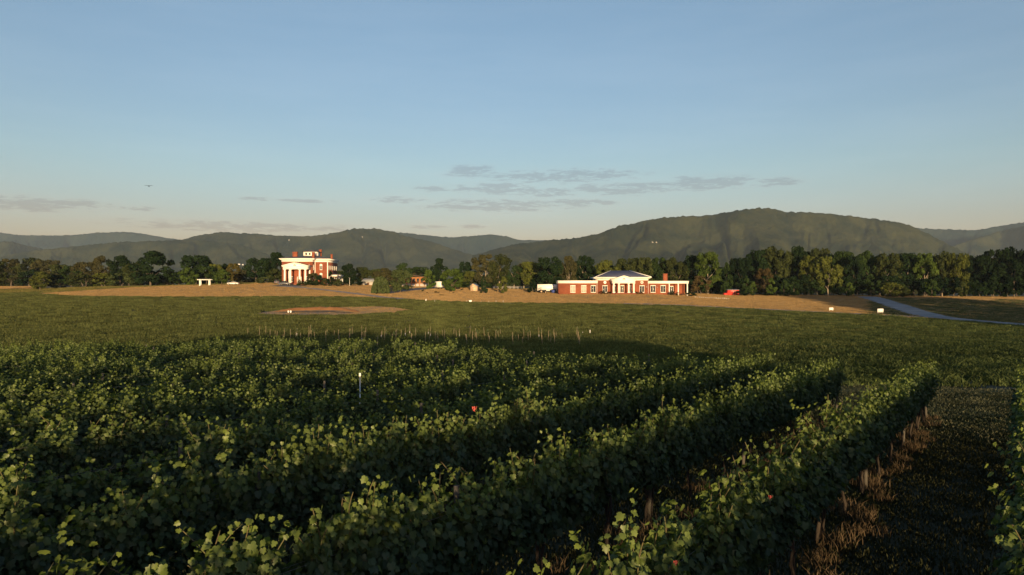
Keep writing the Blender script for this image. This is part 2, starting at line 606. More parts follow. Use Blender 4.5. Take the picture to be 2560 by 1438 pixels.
def mountain(prof, D, Wd, seed, mat, spur=.46, canopy=9., step=2.4, rows=110):
    px = np.arange(prof[0][0], prof[-1][0] + 1, step)
    xs, ys = zip(*prof)
    py = np.interp(px, xs, ys)
    k = np.hanning(13)
    k /= k.sum()
    py = np.convolve(np.pad(py, 6, mode='edge'), k, 'valid')
    Dr = D * (1 + .10 * (fbm(px * .006, px * 0, seed, 3) - .5))
    h = (CY - py) * Dr / F + 9
    t = np.concatenate([np.linspace(0, 1, rows), 1 + np.linspace(.04, .6, 10)])
    Pm, Tm = np.meshgrid(np.arange(len(px)), t, indexing='ij')
    Yg = Dr[Pm] - Wd * (1 - Tm)
    Xg = (px[Pm] - CX) / F * Yg
    tf = np.minimum(Tm, 1)
    s = np.where(Tm <= 1, tf ** 1.18, 1 - (Tm - 1) * 1.1)
    sp = np.abs(2 * fbm(px[Pm] * .0075 + .9 * fbm(px[Pm] * .02, Tm * 2, seed + 3, 2), Tm * .9, seed + 1, 4) - 1)
    sp = np.clip(sp * 2.2, 0, 1)
    z = h[Pm] * s * (1 - spur * (1 - sp) * 4 * tf * (1 - tf) * np.clip(tf * 2, 0, 1))
    z += canopy * (vnoise(Xg / 22, Yg / 22, seed + 5) + .7 * vnoise(Xg / 9, Yg / 9, seed + 6) - .8) * np.clip(tf * 6, 0, 1)
    z = np.maximum(z, -.5) + EZ - 9
    kk = np.arange(Pm.size).reshape(Pm.shape)
    q = np.stack([kk[:-1, :-1], kk[1:, :-1], kk[1:, 1:], kk[:-1, 1:]], -1).reshape(-1, 4)
    V = np.stack([Xg, Yg, z], -1)
    tag(link('mountain', np_mesh('mountain', V.reshape(-1, 3), q, mat, smooth=True)), kind='structure')
    SLOPES.append(V[:, :rows].reshape(-1, 3))


mountain([(1180, 640), (1240, 622), (1290, 611), (1340, 605), (1400, 598), (1450, 594), (1500, 585), (1540, 567), (1600, 555), (1650, 545), (1700, 541), (1750, 540), (1800, 534), (1850, 525), (1893, 519), (1930, 522), (1970, 530), (2010, 530), (2060, 533), (2120, 540), (2200, 549), (2250, 556), (2290, 570), (2330, 590), (2380, 615), (2420, 635), (2480, 665), (2520, 690)], 4000, 1500, 11, M['forest'])
mountain([(2200, 560), (2290, 571), (2400, 575), (2440, 576), (2480, 568), (2560, 556), (2700, 545), (2900, 552)], 6300, 1700, 21, M['forest_hazed'], rows=70)
mountain([(2340, 640), (2390, 612), (2440, 596), (2500, 578), (2560, 564), (2700, 552), (2900, 575)], 5300, 1300, 27, M['forest'], rows=70)
mountain([(-200, 650), (0, 642), (60, 630), (130, 622), (230, 612), (300, 605), (380, 603), (430, 601), (500, 600), (560, 606), (620, 618), (680, 640), (720, 665)], 4700, 1200, 31, M['forest'], rows=80)
mountain([(380, 625), (450, 600), (500, 588), (560, 580), (600, 583), (650, 585), (700, 589), (760, 591), (800, 589), (850, 580), (880, 572), (930, 571), (980, 578), (1020, 592), (1080, 605), (1130, 622), (1180, 637), (1260, 655), (1320, 675)], 5400, 1700, 41, M['forest'])
mountain([(900, 590), (980, 580), (1020, 583), (1080, 590), (1130, 594), (1180, 590), (1220, 586), (1260, 590), (1300, 600), (1360, 601), (1420, 600), (1500, 620)], 7300, 1800, 51, M['forest_hazed'], rows=60)
mountain([(-400, 590), (-50, 579), (0, 582), (50, 588), (120, 589), (180, 588), (260, 581), (310, 580), (350, 583), (400, 592), (450, 600), (540, 622)], 8000, 1800, 61, M['forest_hazed'], rows=60)
mountain([(-400, 575), (-60, 597), (0, 603), (30, 604), (60, 612), (100, 621), (140, 630), (200, 645)], 5600, 1200, 71, M['forest'], rows=60)


def on_slope(px, py):
    best = None
    for V in SLOPES:
        d = np.hypot(CX + F * V[:, 0] / V[:, 1] - px, CY - F * (V[:, 2] - EZ) / V[:, 1] - py)
        k = int(np.argmin(d))
        if d[k] < 4 and (best is None or V[k, 1] < best.y):
            best = Vector(V[k])
    return best


# ---------------------------------------------------------------- air
HAZE = 3.6e-5
hz = MB().box(-9200, 9200, -450, 9900, EZ - 12, EZ + 760).build('haze', None)
hm = bpy.data.materials.new('pale_air')
hm.use_nodes = True
t = NT(hm.node_tree)
t.n.remove(t.n['Principled BSDF'])
pv = t.n.new('ShaderNodeVolumePrincipled')
pv.inputs['Color'].default_value = (.62, .80, 1.0, 1)
pv.inputs['Density'].default_value = HAZE
pv.inputs['Anisotropy'].default_value = .0
t.l.new(pv.outputs[0], t.n['Material Output'].inputs['Volume'])
hz.data.materials.clear()
hz.data.materials.append(hm)
tag(hz, kind='stuff')

# ---------------------------------------------------------------- grass
M['weed'] = foliage_material('green_weeds', (.066, .084, .031), (.118, .128, .050), .3, jitter=.3)
M['straw'] = foliage_material('dry_grass_blades', (.25, .165, .074), (.37, .255, .122), .3, jitter=.18, tcol=(1.2, 1.1, .8))
M['olive_grass'] = foliage_material('olive_grass_blades', (.10, .10, .035), (.17, .15, .055), .3, jitter=.2)
M['alley_grass'] = foliage_material('alley_grass_blades', (.030, .036, .019), (.046, .047, .026), .3, jitter=.3)
M['headland'] = foliage_material('headland_grass_blades', (.085, .092, .055), (.15, .15, .10), .3, jitter=.2)
M['brown_weed'] = foliage_material('brown_dry_weeds', (.058, .044, .029), (.115, .085, .054), .3, jitter=.3, tcol=(1.2, 1.05, .8))


def grass_patch(name, n, r, h, w, mat, seed, lean=.5, leafy=False):
    g = np.random.default_rng(seed)
    rr, th = r * np.sqrt(g.random(n)), g.random(n) * 2 * np.pi
    bx, by = rr * np.cos(th), rr * np.sin(th)
    a = g.random(n) * 2 * np.pi
    hh = h * (.45 + .75 * g.random(n))
    lx, ly = (g.normal(size=n) * lean * hh * .6, g.normal(size=n) * lean * hh * .6)
    ww = w * (.6 + .8 * g.random(n))
    ca, sa = np.cos(a) * ww / 2, np.sin(a) * ww / 2
    z0 = np.full(n, -.05)
    v = [np.stack([bx - ca * .6, by - sa * .6, z0], -1), np.stack([bx + ca * .6, by + sa * .6, z0], -1),
         np.stack([bx + ca + lx * .35, by + sa + ly * .35, hh * .6], -1), np.stack([bx - ca + lx * .35, by - sa + ly * .35, hh * .6], -1),
         np.stack([bx + lx, by + ly, hh], -1)]
    V = np.stack(v, 1).reshape(-1, 3)
    b = np.arange(n)[:, None] * 5
    fs = [list(x) for x in np.concatenate([b + [0, 1, 2, 3]], 1)] + [list(x) for x in np.concatenate([b + [3, 2, 4]], 1)]
    ti = g.random(n)
    return np_mesh(name, V, fs, mat, np.concatenate([ti, ti]))


# vineyard edge (photo outline of the vine tops) as depth per bearing
EDGE = [(-400, 862), (0, 857), (250, 851), (500, 850), (720, 845), (900, 843), (1000, 848), (1100, 855), (1300, 867), (1450, 873), (1600, 880), (1750, 885), (1925, 891), (2110, 903), (2320, 913), (2540, 922), (2800, 935)]


def edge_depth(px):
    return 2.2 * F / (np.interp(px, *zip(*EDGE)) - 770.)


def region(n_per_m2, y0, y1, umax=.80):
    d = 1 / math.sqrt(n_per_m2)
    X, Y = np.meshgrid(np.arange(-umax * y1, umax * y1, d), np.arange(y0, y1, d))
    X, Y = X.ravel(), Y.ravel()
    X, Y = X + (rng.random(len(X)) - .5) * d * 1.1, Y + (rng.random(len(Y)) - .5) * d * 1.1
    k = np.abs(X) < umax * Y
    return X[k], Y[k]


def near_line(X, Y, lx, ly, d):
    r = np.zeros(len(X), bool)
    for a in range(0, len(lx)):
        r |= (X - lx[a]) ** 2 + (Y - ly[a]) ** 2 < d * d
    return r


def plant(name, X, Y, smin, smax, protos, dz=0.):
    return scatter(name, np.stack([X, Y, zf(X, Y) + dz], -1), rng.random(len(X)) * 6.283, smin + rng.random(len(X)) * (smax - smin), protos)


def lawn_low(X, Y):
    return np.interp(CX + F * X / Y, lawn_px, lawn_edge, left=286.)


weeds = [grass_patch('weed_tuft', 120, 1.15, .40, .075, M['weed'], 100 + i, .9) for i in range(5)]
fx, fy = [], []
for y0, y1, d in ((38, 62, .55), (62, 110, .5), (110, 200, .30), (200, 300, .22)):
    X, Y = region(d, y0, y1)
    pxx = CX + F * X / Y
    k = (Y > edge_depth(pxx) + 6.5 + 3 * vnoise(X * .3, Y * .3, 4)) & (Y < lawn_low(X, Y) - .5) & ~in_poly(X, Y, PATCH_XY)
    k &= ~near_line(X, Y, RX, RY, 4.6)
    fx.append(X[k])
    fy.append(Y[k])
fx, fy = np.concatenate(fx), np.concatenate(fy)
fsz = .75 + .5 * fbm(fx * .05, fy * .05, 8)
fpx = CX + F * fx / fy
dimmed = rng.random(len(fx)) < np.clip((fpx - 1450) / 900, 0, 1) * .9 + np.clip((75 - fy) / 60, 0, .4)  # fall-off of light towards the right and near side, painted as darker weeds
M['lush_weed'] = foliage_material('shade_tinted_weeds', (.042, .062, .026), (.075, .092, .036), .3, jitter=.3)
dimmed_tufts = [grass_patch('dimmed_tuft', 120, 1.15, .42, .075, M['lush_weed'], 110 + i, .9) for i in range(4)]
for nm, kk, pr in (('field_weeds', ~dimmed, weeds), ('dimmed_weeds', dimmed, dimmed_tufts)):
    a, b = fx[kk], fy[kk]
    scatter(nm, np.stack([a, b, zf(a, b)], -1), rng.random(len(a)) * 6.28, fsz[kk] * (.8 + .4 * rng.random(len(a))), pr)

straws = [grass_patch('straw_tuft', 90, 1.5, .13, .07, M['straw'], 120 + i) for i in range(4)]
X, Y = region(.42, 140, 331)
pxx = CX + F * X / Y
k = (Y > lawn_low(X, Y)) & (Y < np.interp(pxx, lawn_px, lawn_hi)) & (pxx > 100)
for lx, ly, d in ((RX, RY, 4.2), (TX, TY, 1.8), (DX, DY, 2.0), (AX, AY, 3.4), (QX, QY, 3.8)):
    k &= ~near_line(X, Y, lx, ly, d)
X, Y = X[k], Y[k]
green = (rng.random(len(X)) < .8) & (CX + F * X / Y > 2170) & (Y < 262 + 40 * fbm(X * .05, Y * .02, 9))
plant('dry_grass', X[~green], Y[~green], .7, 1.3, straws, .05)
M['verge'] = foliage_material('green_verge_grass', (.050, .062, .030), (.095, .098, .05), .3, jitter=.25)
plant('verge_grass', X[green], Y[green], .7, 1.3, [grass_patch('verge_tuft', 90, 1.5, .16, .07, M['verge'], 190 + i) for i in range(3)], .05)
X, Y = region(.10, 352, 430)
k = CX + F * X / Y < 90
plant('meadow_grass', X[k], Y[k], 1., 1.8, straws, .05)
olive = [grass_patch('olive_tuft', 80, 1.5, .20, .08, M['olive_grass'], 140 + i) for i in range(3)]
X, Y = region(.16, 255, 345)
pxx = CX + F * X / Y
k = ((pxx < 700) & (Y > np.interp(pxx, lawn_px, lawn_hi, left=286))) | (Y > 331)
plant('rough_grass', X[k], Y[k], .8, 1.5, olive, .03)
X, Y = region(.8, 140, 205, .4)
k = in_poly(X, Y, PATCH_XY) & (rng.random(len(X)) < np.where(CX + F * X / Y > 860, 1., .4))
plant('patch_grass', X[k], Y[k], .5, 1.1, straws, .1)

# ---------------------------------------------------------------- vineyard
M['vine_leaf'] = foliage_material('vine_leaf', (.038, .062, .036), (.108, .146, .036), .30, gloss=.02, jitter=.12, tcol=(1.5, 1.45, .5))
M['bark'] = material('vine_bark', (.040, .031, .024), (.025, .020, .017), .95, 6, 6, .8, 20., stretch=(1, 1, .3))
M['post_wood'] = material('weathered_post', (.085, .078, .068), (.06, .055, .048), .9, 3, 5, .6, 20., stretch=(4, 4, .5))
M['wire'] = material('steel_wire', (.16, .16, .16), None, .5, metal=.3)
M['cane'] = material('green_cane', (.10, .10, .04), (.08, .06, .03), .8, 8)
RD, RP = Vector((.588, .809, 0)).normalized(), Vector((-.809, .588, 0)).normalized()
ROW_YAW = math.atan2(RD.y, RD.x)

LEAF = [(0, 0), (.20, -.14), (.42, -.02), (.50, .22), (.36, .36), (.47, .62), (.24, .68), (.0, 1.0), (-.25, .66), (-.46, .60), (-.35, .35), (-.49, .2), (-.42, -.04), (-.19, -.15)]
LV = np.array([(0, .34, .05)] + [(x, y, -.22 * abs(x) - .10 * y * y + .04) for x, y in LEAF])
LF = np.array([(0, 1 + (i + 1) % 14, 1 + i) for i in range(14)])[:, ::-1]
SV = np.array([(0, .0, 0), (.46, .12, -.08), (.34, .62, -.1), (0, .98, -.14), (-.34, .62, -.1), (-.46, .12, -.08), (0, .4, .05)])
SF = np.array([(6, i, (i + 1) % 6) for i in range(6)])


def leaf_frames(seed, n_up=32, n_down=16, fill=1250, vigor=1., ragged=(.10, .16, .20, .27, .44)):
    """positions, axes, sizes and tints of the leaves of one vine; x runs along the row"""
    g = np.random.default_rng(seed)
    P, NRM, TIP, SZ, TI = [], [], [], [], []
    canes = []

    def put(p, out, size, ti, up=.45):
        nrm = np.array([g.normal() * .55, out * .75 + g.normal() * .5, up + g.normal() * .35])
        nrm /= np.linalg.norm(nrm)
        tip = np.array([g.normal() * .55, out * .35 + g.normal() * .3, -.75 + g.normal() * .3])
        tip -= nrm * tip.dot(nrm)
        tip /= np.linalg.norm(tip) + 1e-6
        ti, size = (min(1., ti + .6) if g.random() < .03 else ti), size * (.72 + .5 * g.random())
        P.append(p); NRM.append(nrm); TIP.append(tip); SZ.append(size); TI.append(ti)

    def shoot(x, y, z, dx, dy, dz, ln, droop, tip_light):
        n = max(5, int(ln / .037))
        p, d = np.array([x, y, z]), np.array([dx, dy, dz], float)
        d /= np.linalg.norm(d)
        line = [p.copy()]
        for i in range(n):
            f = i / n
            d = d + np.array([g.normal() * .07, g.normal() * .045, -droop * (.3 + f)])
            d /= np.linalg.norm(d)
            p = p + d * ln / n
            line.append(p.copy())
            out = 1 if (p[1] + g.normal() * .12) > 0 else -1
            for _ in range(2 if f < .8 else 1):
                o = np.array([g.normal() * .05, g.normal() * .05 + out * .02, g.normal() * .05])
                size = (.090 - .034 * f ** 3) * (.75 + .5 * g.random())
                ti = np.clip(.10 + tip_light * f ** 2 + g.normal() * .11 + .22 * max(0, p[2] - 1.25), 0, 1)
                put(p + o, out, size, ti, .5)
        canes.append(line)

    cl = np.sort(-1.0 + 2.0 * (np.arange(6) + .5) / 6 + g.normal(size=6) * .09)
    bonus = g.choice(ragged, 6)
    for k in range(n_up):
        x = -1.0 + 2.0 * (k + .5) / n_up + g.normal() * .05
        q = int(np.argmin(np.abs(cl - x)))
        shoot(x, g.normal() * .06, 1.02 + g.random() * .08, (cl[q] - x) * 1.5 + g.normal() * .09, g.normal() * .06, 1, vigor * (.72 + bonus[q] + .14 * g.random() + (.25 if g.random() < .08 else 0)), .008 + .02 * g.random(), .75)
    for k in range(n_down):
        x = -1.0 + 2.0 * g.random()
        sd = 1 if k % 2 else -1
        shoot(x, sd * .06, 1.25 + .35 * g.random(), g.normal() * .3, sd * (.10 + .12 * g.random()), .25, vigor * (.35 + .35 * g.random()), .30 + .12 * g.random(), .2)
    for k in range(fill):
        x, z = -1.05 + 2.1 * g.random(), .78 + .86 * g.random() ** .95
        sd = 1 if g.random() < .5 else -1
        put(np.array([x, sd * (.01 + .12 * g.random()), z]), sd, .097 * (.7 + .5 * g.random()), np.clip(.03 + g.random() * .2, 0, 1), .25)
    P, NRM, TIP = np.array(P), np.array(NRM), np.array(TIP)
    return dict(p=P, n=NRM, t=TIP, s=np.array(SZ), ti=np.array(TI), canes=canes)


def leaves_mesh(name, fr, sel, near=True, extra=1.):
    V0, F0 = (LV, LF) if near else (SV, SF)
    p, n, t_, s = fr['p'][sel], fr['n'][sel], fr['t'][sel], fr['s'][sel] * extra
    b = np.cross(t_, n)
    V = p[:, None, :] + s[:, None, None] * (V0[None, :, 0:1] * b[:, None, :] + V0[None, :, 1:2] * t_[:, None, :] + V0[None, :, 2:3] * n[:, None, :])
    k = len(V0)
    Fa = (F0[None] + (np.arange(len(p)) * k)[:, None, None]).reshape(-1, 3)
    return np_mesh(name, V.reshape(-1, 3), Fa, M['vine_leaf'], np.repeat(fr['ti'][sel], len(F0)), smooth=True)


def trunk_mesh(seed):
    g = random.Random(seed)
    mb = MB()
    for k in range(2 if g.random() < .45 else 1):
        x, y, z, pts, rr = g.uniform(-.07, .07) + .1 * k, g.uniform(-.04, .04), -.1, [], []
        for i in range(7):
            pts.append((x, y, z))
            rr.append(.036 - .0022 * i)
            x += g.uniform(-.055, .055)
            y += g.uniform(-.04, .04)
            z += .18
        mb.tube(pts, rr, 6)
        top = pts[-1]
        for s_ in (-1, 1):
            mb.tube([top, (top[0] + s_ * .25, 0, 1.02), (s_ * .65, g.uniform(-.03, .03), 1.04), (s_ * 1.02, 0, 1.03)], [.026, .022, .018, .012], 5)
    return mb.mesh('trunk', M['bark'], True)


def canes_mesh(fr):
    mb = MB()
    for ln in fr['canes'][::2]:
        mb.tube([tuple(q) for q in ln[::3]] + [tuple(ln[-1])], [.006] * len(ln[::3]) + [.003], 4)
    return mb.mesh('cane', M['cane'])


FAR_FR = [leaf_frames(500 + i, vigor=(1., 1.06, .97, 1.02, .98, 1.08, .64, .78, .9)[i], ragged=(.10, .16, .20, .27, .44) if i < 5 else (0., .06, .15, .3, .5)) for i in range(9)]
for fr in FAR_FR:
    fr['all'] = np.arange(len(fr['p']))
MID_MESH = [leaves_mesh('foliage', fr, fr['all'], True) for fr in FAR_FR]
FAR_MESH = [leaves_mesh('foliage', fr, fr['all'], False, 1.08) for fr in FAR_FR]
TRUNKS = [trunk_mesh(40 + i) for i in range(7)]
LEAF_ONE = []
for k in range(8):
    one = dict(p=np.zeros((1, 3)), n=np.array([[0, 0, 1.]]), t=np.array([[0, 1., 0]]), s=np.ones(1), ti=np.array([k / 7.]))
    LEAF_ONE.append(leaves_mesh('leaf', one, np.array([0])))

ORD = ['first', 'second', 'third', 'fourth', 'fifth', 'sixth', 'seventh', 'eighth', 'ninth', 'tenth', 'eleventh', 'twelfth', 'thirteenth', 'fourteenth', 'fifteenth', 'sixteenth', 'seventeenth', 'eighteenth', 'nineteenth', 'twentieth']


def row_name(n):
    return 'row at the right picture edge' if n < 1 else f'{ORD[n - 1]} row left of the bare alley'


vines = []
rows = {}
for n in range(-1, 21):
    off = -.15 + 3.0 * n - (.12 if n == 0 else 0)
    ss = []
    s0 = (n * 1.37) % 2.0
    for k in range(-6, 60):
        s = s0 + 2.0 * k
        p = RP * off + RD * s
        if p.y < -5:
            continue
        u = p.x / max(p.y, .1)
        tip = p + RD * 1.0
        pxt = CX + F * tip.x / max(tip.y, .5)
        if tip.y > 2 and tip.y > edge_depth(pxt):
            break
        if p.y > 0 and (p.x < -.735 * p.y - 3.2 or (p.x > .735 * p.y + 5)):
            continue
        if p.y < 0 and (n > 4 or n < -1):
            continue
        ss.append(s)
    rows[n] = (off, ss)
    for s in ss:
        p = RP * off + RD * s
        vines.append((n, s, p))
print('vines', len(vines))


def in_view(p):
    return p.y > 3 and abs(p.x) < .735 * p.y + 1.2 and (CY - F * (float(zf(p.x, p.y)) + 2.0 - EZ) / p.y) < 1460


vis = sorted([v for v in vines if in_view(v[2])], key=lambda v: v[2].y)
near_set = {(v[0], round(v[1], 2)) for v in vis[:30]}
nleaf = 0
first_in_row = {}
for n, s, p in vines:
    g = random.Random(n * 1000 + int(s * 10))
    z = float(zf(p.x, p.y))
    key = (n, round(s, 2))
    rw = row_name(n)
    ss = rows[n][1]
    f = (s - ss[0]) / max(1, ss[-1] - ss[0])
    part = 'near third' if f < .34 else 'middle third' if f < .67 else 'far third'
    if s == ss[-1]:
        label, grp = f'last leafy grapevine at the far end of the {rw}', None
    else:
        label, grp = f'leafy green grapevine in the {part} of the {rw}', f'grapevines in the {part} of the {rw}'
    if n < 0:
        label, grp = 'leafy grapevine beyond the right edge, outside the row at the picture edge', 'grapevines beyond the right edge'
    v = empty('grapevine', (p.x, p.y, z), ROW_YAW + (math.pi if g.random() < .5 else 0), label, 'grapevine', grp)
    hs = .97 + .07 * g.random() if n <= 3 else .85 + .15 * g.random()
    v.scale = (1.04, .92 + .2 * g.random(), hs)
    tr = link('trunk', TRUNKS[g.randrange(7)], v)
    if key in near_set:
        fr = leaf_frames(9000 + n * 131 + int(s * 10), vigor=.97 + .09 * g.random())
        camdir = Vector((-p.x, -p.y, 4.2)).normalized()
        cl = Matrix.Rotation(-v.rotation_euler.z, 3, 'Z') @ camdir
        score = fr['p'] @ np.array(cl) + .9 * fr['p'][:, 2] + .25 * (fr['n'] @ np.array(cl))
        order = np.argsort(-score)
        pick, rest = order[:100], order[100:]
        fo = link('foliage', leaves_mesh('foliage', fr, rest, True), v)
        fo['kind'] = 'stuff'
        ca = link('cane', canes_mesh(fr), v)
        ca['kind'] = 'stuff'
        for i in pick:
            nn, tt = Vector(fr['n'][i]), Vector(fr['t'][i])
            bb = tt.cross(nn)
            sz = float(fr['s'][i])
            lf = link('leaf', LEAF_ONE[int(np.clip(fr['ti'][i] * 7 + .5, 0, 7))], v)
            mt = Matrix((bb, tt, nn)).transposed().to_4x4()
            lf.matrix_local = Matrix.Translation(Vector(fr['p'][i])) @ mt @ Matrix.Scale(sz, 4)
            nleaf += 1
    else:
        far = p.y > 17 or not in_view(p)
        fo = link('foliage', (FAR_MESH if far else MID_MESH)[g.randrange(5 if n <= 3 else 9)], v)
        fo['kind'] = 'stuff'
print('leaves', nleaf)

# trellis: posts and wires, one thing per row
POST = MB().cyl(0, 0, -.3, 1.86, .042, .038, 9).mesh('post', M['post_wood'], True)
for n, (off, ss) in rows.items():
    if not ss or n < 0:
        continue
    rw = row_name(n)
    a, b = RP * off + RD * (ss[0] - 1), RP * off + RD * (ss[-1] + 1.1)
    root = empty('trellis', (a.x, a.y, float(zf(a.x, a.y))), ROW_YAW, f'wooden posts and steel wires in the {rw}', 'trellis', 'vine trellises')
    ln = (b - a).length
    k = max(1, round(ln / 6))
    zb = [float(zf(*(a.lerp(b, i / k)).xy)) - float(zf(a.x, a.y)) for i in range(k + 1)]
    for i in range(k + 1):
        link('post', POST, root, (ln * i / k, .03, zb[i] + random.uniform(-.06, .04)), (random.uniform(-.03, .03), random.uniform(-.03, .03), 0))
    for h in (1.02, 1.38, 1.62):
        for y in ((0,) if h < 1.5 else (-.05, .05)):
            MB().tube([(ln * i / k, y, zb[i] + h) for i in range(k + 1)], [.0022] * (k + 1), 4).build('wire', M['wire'], root)

# ground plants of the vineyard
alley = [grass_patch('alley_tuft', 260, .8, .07, .018, M['alley_grass'], 160 + i) for i in range(4)]
brown = [grass_patch('brown_tuft', 70, .45, .36, .020, M['brown_weed'], 170 + i, .7) for i in range(4)]
X, Y = region(2.6, 3, 34)
k = Y < edge_depth(CX + F * X / Y) + 9
plant('alley_grass', X[k], Y[k], .6, 1.3, alley)
X, Y = region(2.0, 20, 70)
e = edge_depth(CX + F * X / Y)
k = (Y > e - 4) & (Y < e + 10)
plant('headland_grass', X[k], Y[k], .7, 1.2, [grass_patch('headland_tuft', 160, .9, .09, .03, M['headland'], 180 + i) for i in range(3)])
bx, by = [], []
for n, (off, ss) in rows.items():
    for s in ss:
        if RP.y * off + RD.y * s > 40:
            continue
        for _ in range(6 if n == 1 else 3):
            q = RP * (off + random.gauss(-.12, .25)) + RD * (s + random.uniform(-1, 1))
            bx.append(q.x)
            by.append(q.y)
plant('row_weeds', np.array(bx), np.array(by), .3, .72, brown)

# ---------------------------------------------------------------- trees
M['tree_leaf'] = foliage_material('tree_leaf', None, None, .22, jitter=.06, tcol=(1.3, 1.3, .6))
M['tree_bark'] = material('tree_bark', (.11, .09, .07), (.06, .05, .04), .95, 3, 6, .8, 10., stretch=(1, 1, .3))
M['pale_bark'] = material('pale_tree_bark', (.36, .31, .25), (.22, .18, .14), .95, 3, 6, .6, 10., stretch=(1, 1, .3))


def crown(kind, seed):
    g = np.random.default_rng(seed)
    blobs = []

    def env(h):
        if kind == 'broad':
            return .5 * math.sqrt(max(0, 1 - ((h - .56) / .45) ** 2)) ** .8
        if kind == 'tall':
            return .5 * (max(0, math.sin(math.pi * min(1, max(0, (h - .10) / .92)) ** .8)) ** .6)
        if kind == 'column':
            return .5 * max(0, math.sin(math.pi * min(1, max(0, (h - .08) / .93)) ** .75)) ** .8
        if kind == 'cone':
            return .5 * max(0, 1 - h) ** .85 + .02
        if kind == 'round':
            return .5 * math.sqrt(max(0, 1 - ((h - .52) / .5) ** 2))
        return .5 * math.sqrt(max(0, 1 - (max(0, h - .35) / .65) ** 2))    # bush
    h0 = {'broad': .17, 'tall': .14, 'column': .12, 'cone': .04, 'round': .06, 'bush': .05}.get(kind, .1)
    if kind == 'willow':
        V, Fq, T = [], [], []
        for k in range(260):
            a = g.random() * 6.283
            r = .47 * g.random() ** .4
            lob = 1 + .14 * math.sin(a * 3 + seed) + .10 * math.sin(a * 7)
            r *= lob * .9
            top = .30 + .68 * math.sqrt(max(0, 1 - (r / .45) ** 2)) * (.88 + .14 * g.random())
            x, y, z = r * math.cos(a) * .8, r * math.sin(a) * .8, top
            low = max(.02, (.02 + .3 * g.random() ** 2) if r > .26 else top - .3)
            tt = g.random()
            while z > low:
                st = .05
                w = .020 + .016 * g.random()
                b = g.random() * 3.14
                dx, dy = math.cos(b) * w, math.sin(b) * w
                nx, ny = x + g.normal() * .006 + .010 * math.cos(a) * (z > .4), y + g.normal() * .006 + .010 * math.sin(a) * (z > .4)
                i = len(V)
                V += [(x - dx, y - dy, z), (x + dx, y + dy, z), (nx + dx * .7, ny + dy * .7, z - st * 1.3), (nx - dx * .7, ny - dy * .7, z - st * 1.3)]
                Fq.append((i, i + 1, i + 2, i + 3))
                T.append(tt * .7 + .3 * g.random())
                x, y, z = nx, ny, z - st
        return np_mesh('crown', V, np.array(Fq), M['tree_leaf'], T)
    nb = {'broad': 44, 'tall': 44, 'column': 26, 'cone': 34, 'round': 34, 'bush': 22}[kind]
    lump = 1 + .28 * (g.random(12) - .5)
    for k in range(nb):
        h = h0 + (1 - h0) * g.random() ** (.85 if kind != 'cone' else 1.5)
        a = g.random() * 6.283
        e = env(h) * lump[int(a / 6.284 * 12)]
        r = e * (.35 + .55 * math.sqrt(g.random()))
        br = (.075 + .055 * g.random()) * (1 if kind in ('broad', 'tall', 'round', 'bush', 'column') else .8)
        if kind in ('bush', 'round'):
            br *= 1.2
        blobs.append((r * math.cos(a), r * math.sin(a), min(h, .985 - br * .7), br, g.random()))
    P, Nn, T, SZ = [], [], [], []
    per = 100 if kind in ('broad', 'tall') else 75
    for bx, by, bz, br, bt in blobs:
        d = g.normal(size=(per, 3))
        d /= np.linalg.norm(d, axis=1)[:, None]
        rad_ = br * (.55 + .5 * g.random(per) ** .5)
        flat = np.array([1.1, 1.1, .8])
        P.append(np.array([bx, by, bz]) + d * rad_[:, None] * flat)
        nn = d + g.normal(size=(per, 3)) * .55
        Nn.append(nn / np.linalg.norm(nn, axis=1)[:, None])
        T.append(np.clip(bt * .6 + .4 * g.random(per), 0, 1))
        SZ.append(.013 + .014 * g.random(per))
    P, Nn, T, SZ = np.concatenate(P), np.concatenate(Nn), np.concatenate(T), np.concatenate(SZ)
    if kind in ('bush', 'column', 'cone', 'round'):
        SZ = SZ * 1.5
    ax = np.cross(Nn, g.normal(size=Nn.shape))
    ax /= np.linalg.norm(ax, axis=1)[:, None] + 1e-9
    ay = np.cross(Nn, ax)
    q = [P + SZ[:, None] * (ax * a + ay * b) for a, b in ((-1.3, -.2), (.1, -1.0), (1.2, .3), (-.2, .9))]
    V = np.stack(q, 1).reshape(-1, 3)
    V[:, 2] = np.maximum(V[:, 2], .01)
    return np_mesh('crown', V, np.arange(len(V), dtype=np.int32).reshape(-1, 4), M['tree_leaf'], T)


def tree_trunk(kind, seed, mat):
    g = random.Random(seed)
    mb = MB()
    top = {'broad': .6, 'tall': .75, 'column': .7, 'cone': .9, 'round': .5, 'willow': .62, 'bush': .3}[kind]
    r = {'broad': .022, 'tall': .02, 'column': .03, 'cone': .022, 'round': .03, 'willow': .035, 'bush': .04}[kind]
    pts = [(g.uniform(-.008, .008) * i, g.uniform(-.008, .008) * i, -.03 + top * i / 6) for i in range(7)]
    mb.tube(pts, [r * (1.25 if i == 0 else 1 - .12 * i) for i in range(7)], 8)
    if kind in ('broad', 'tall', 'willow', 'round'):
        for k in range(6):
            b = pts[2 + k % 4]
            a = k * 2.4 + g.random()
            ln = g.uniform(.16, .3)
            mb.tube([b, (b[0] + ln * .5 * math.cos(a), b[1] + ln * .5 * math.sin(a), b[2] + .1), (b[0] + ln * math.cos(a), b[1] + ln * math.sin(a), b[2] + .24)], [r * .5, r * .35, r * .15], 5)
    return mb.mesh('trunk', mat, True)


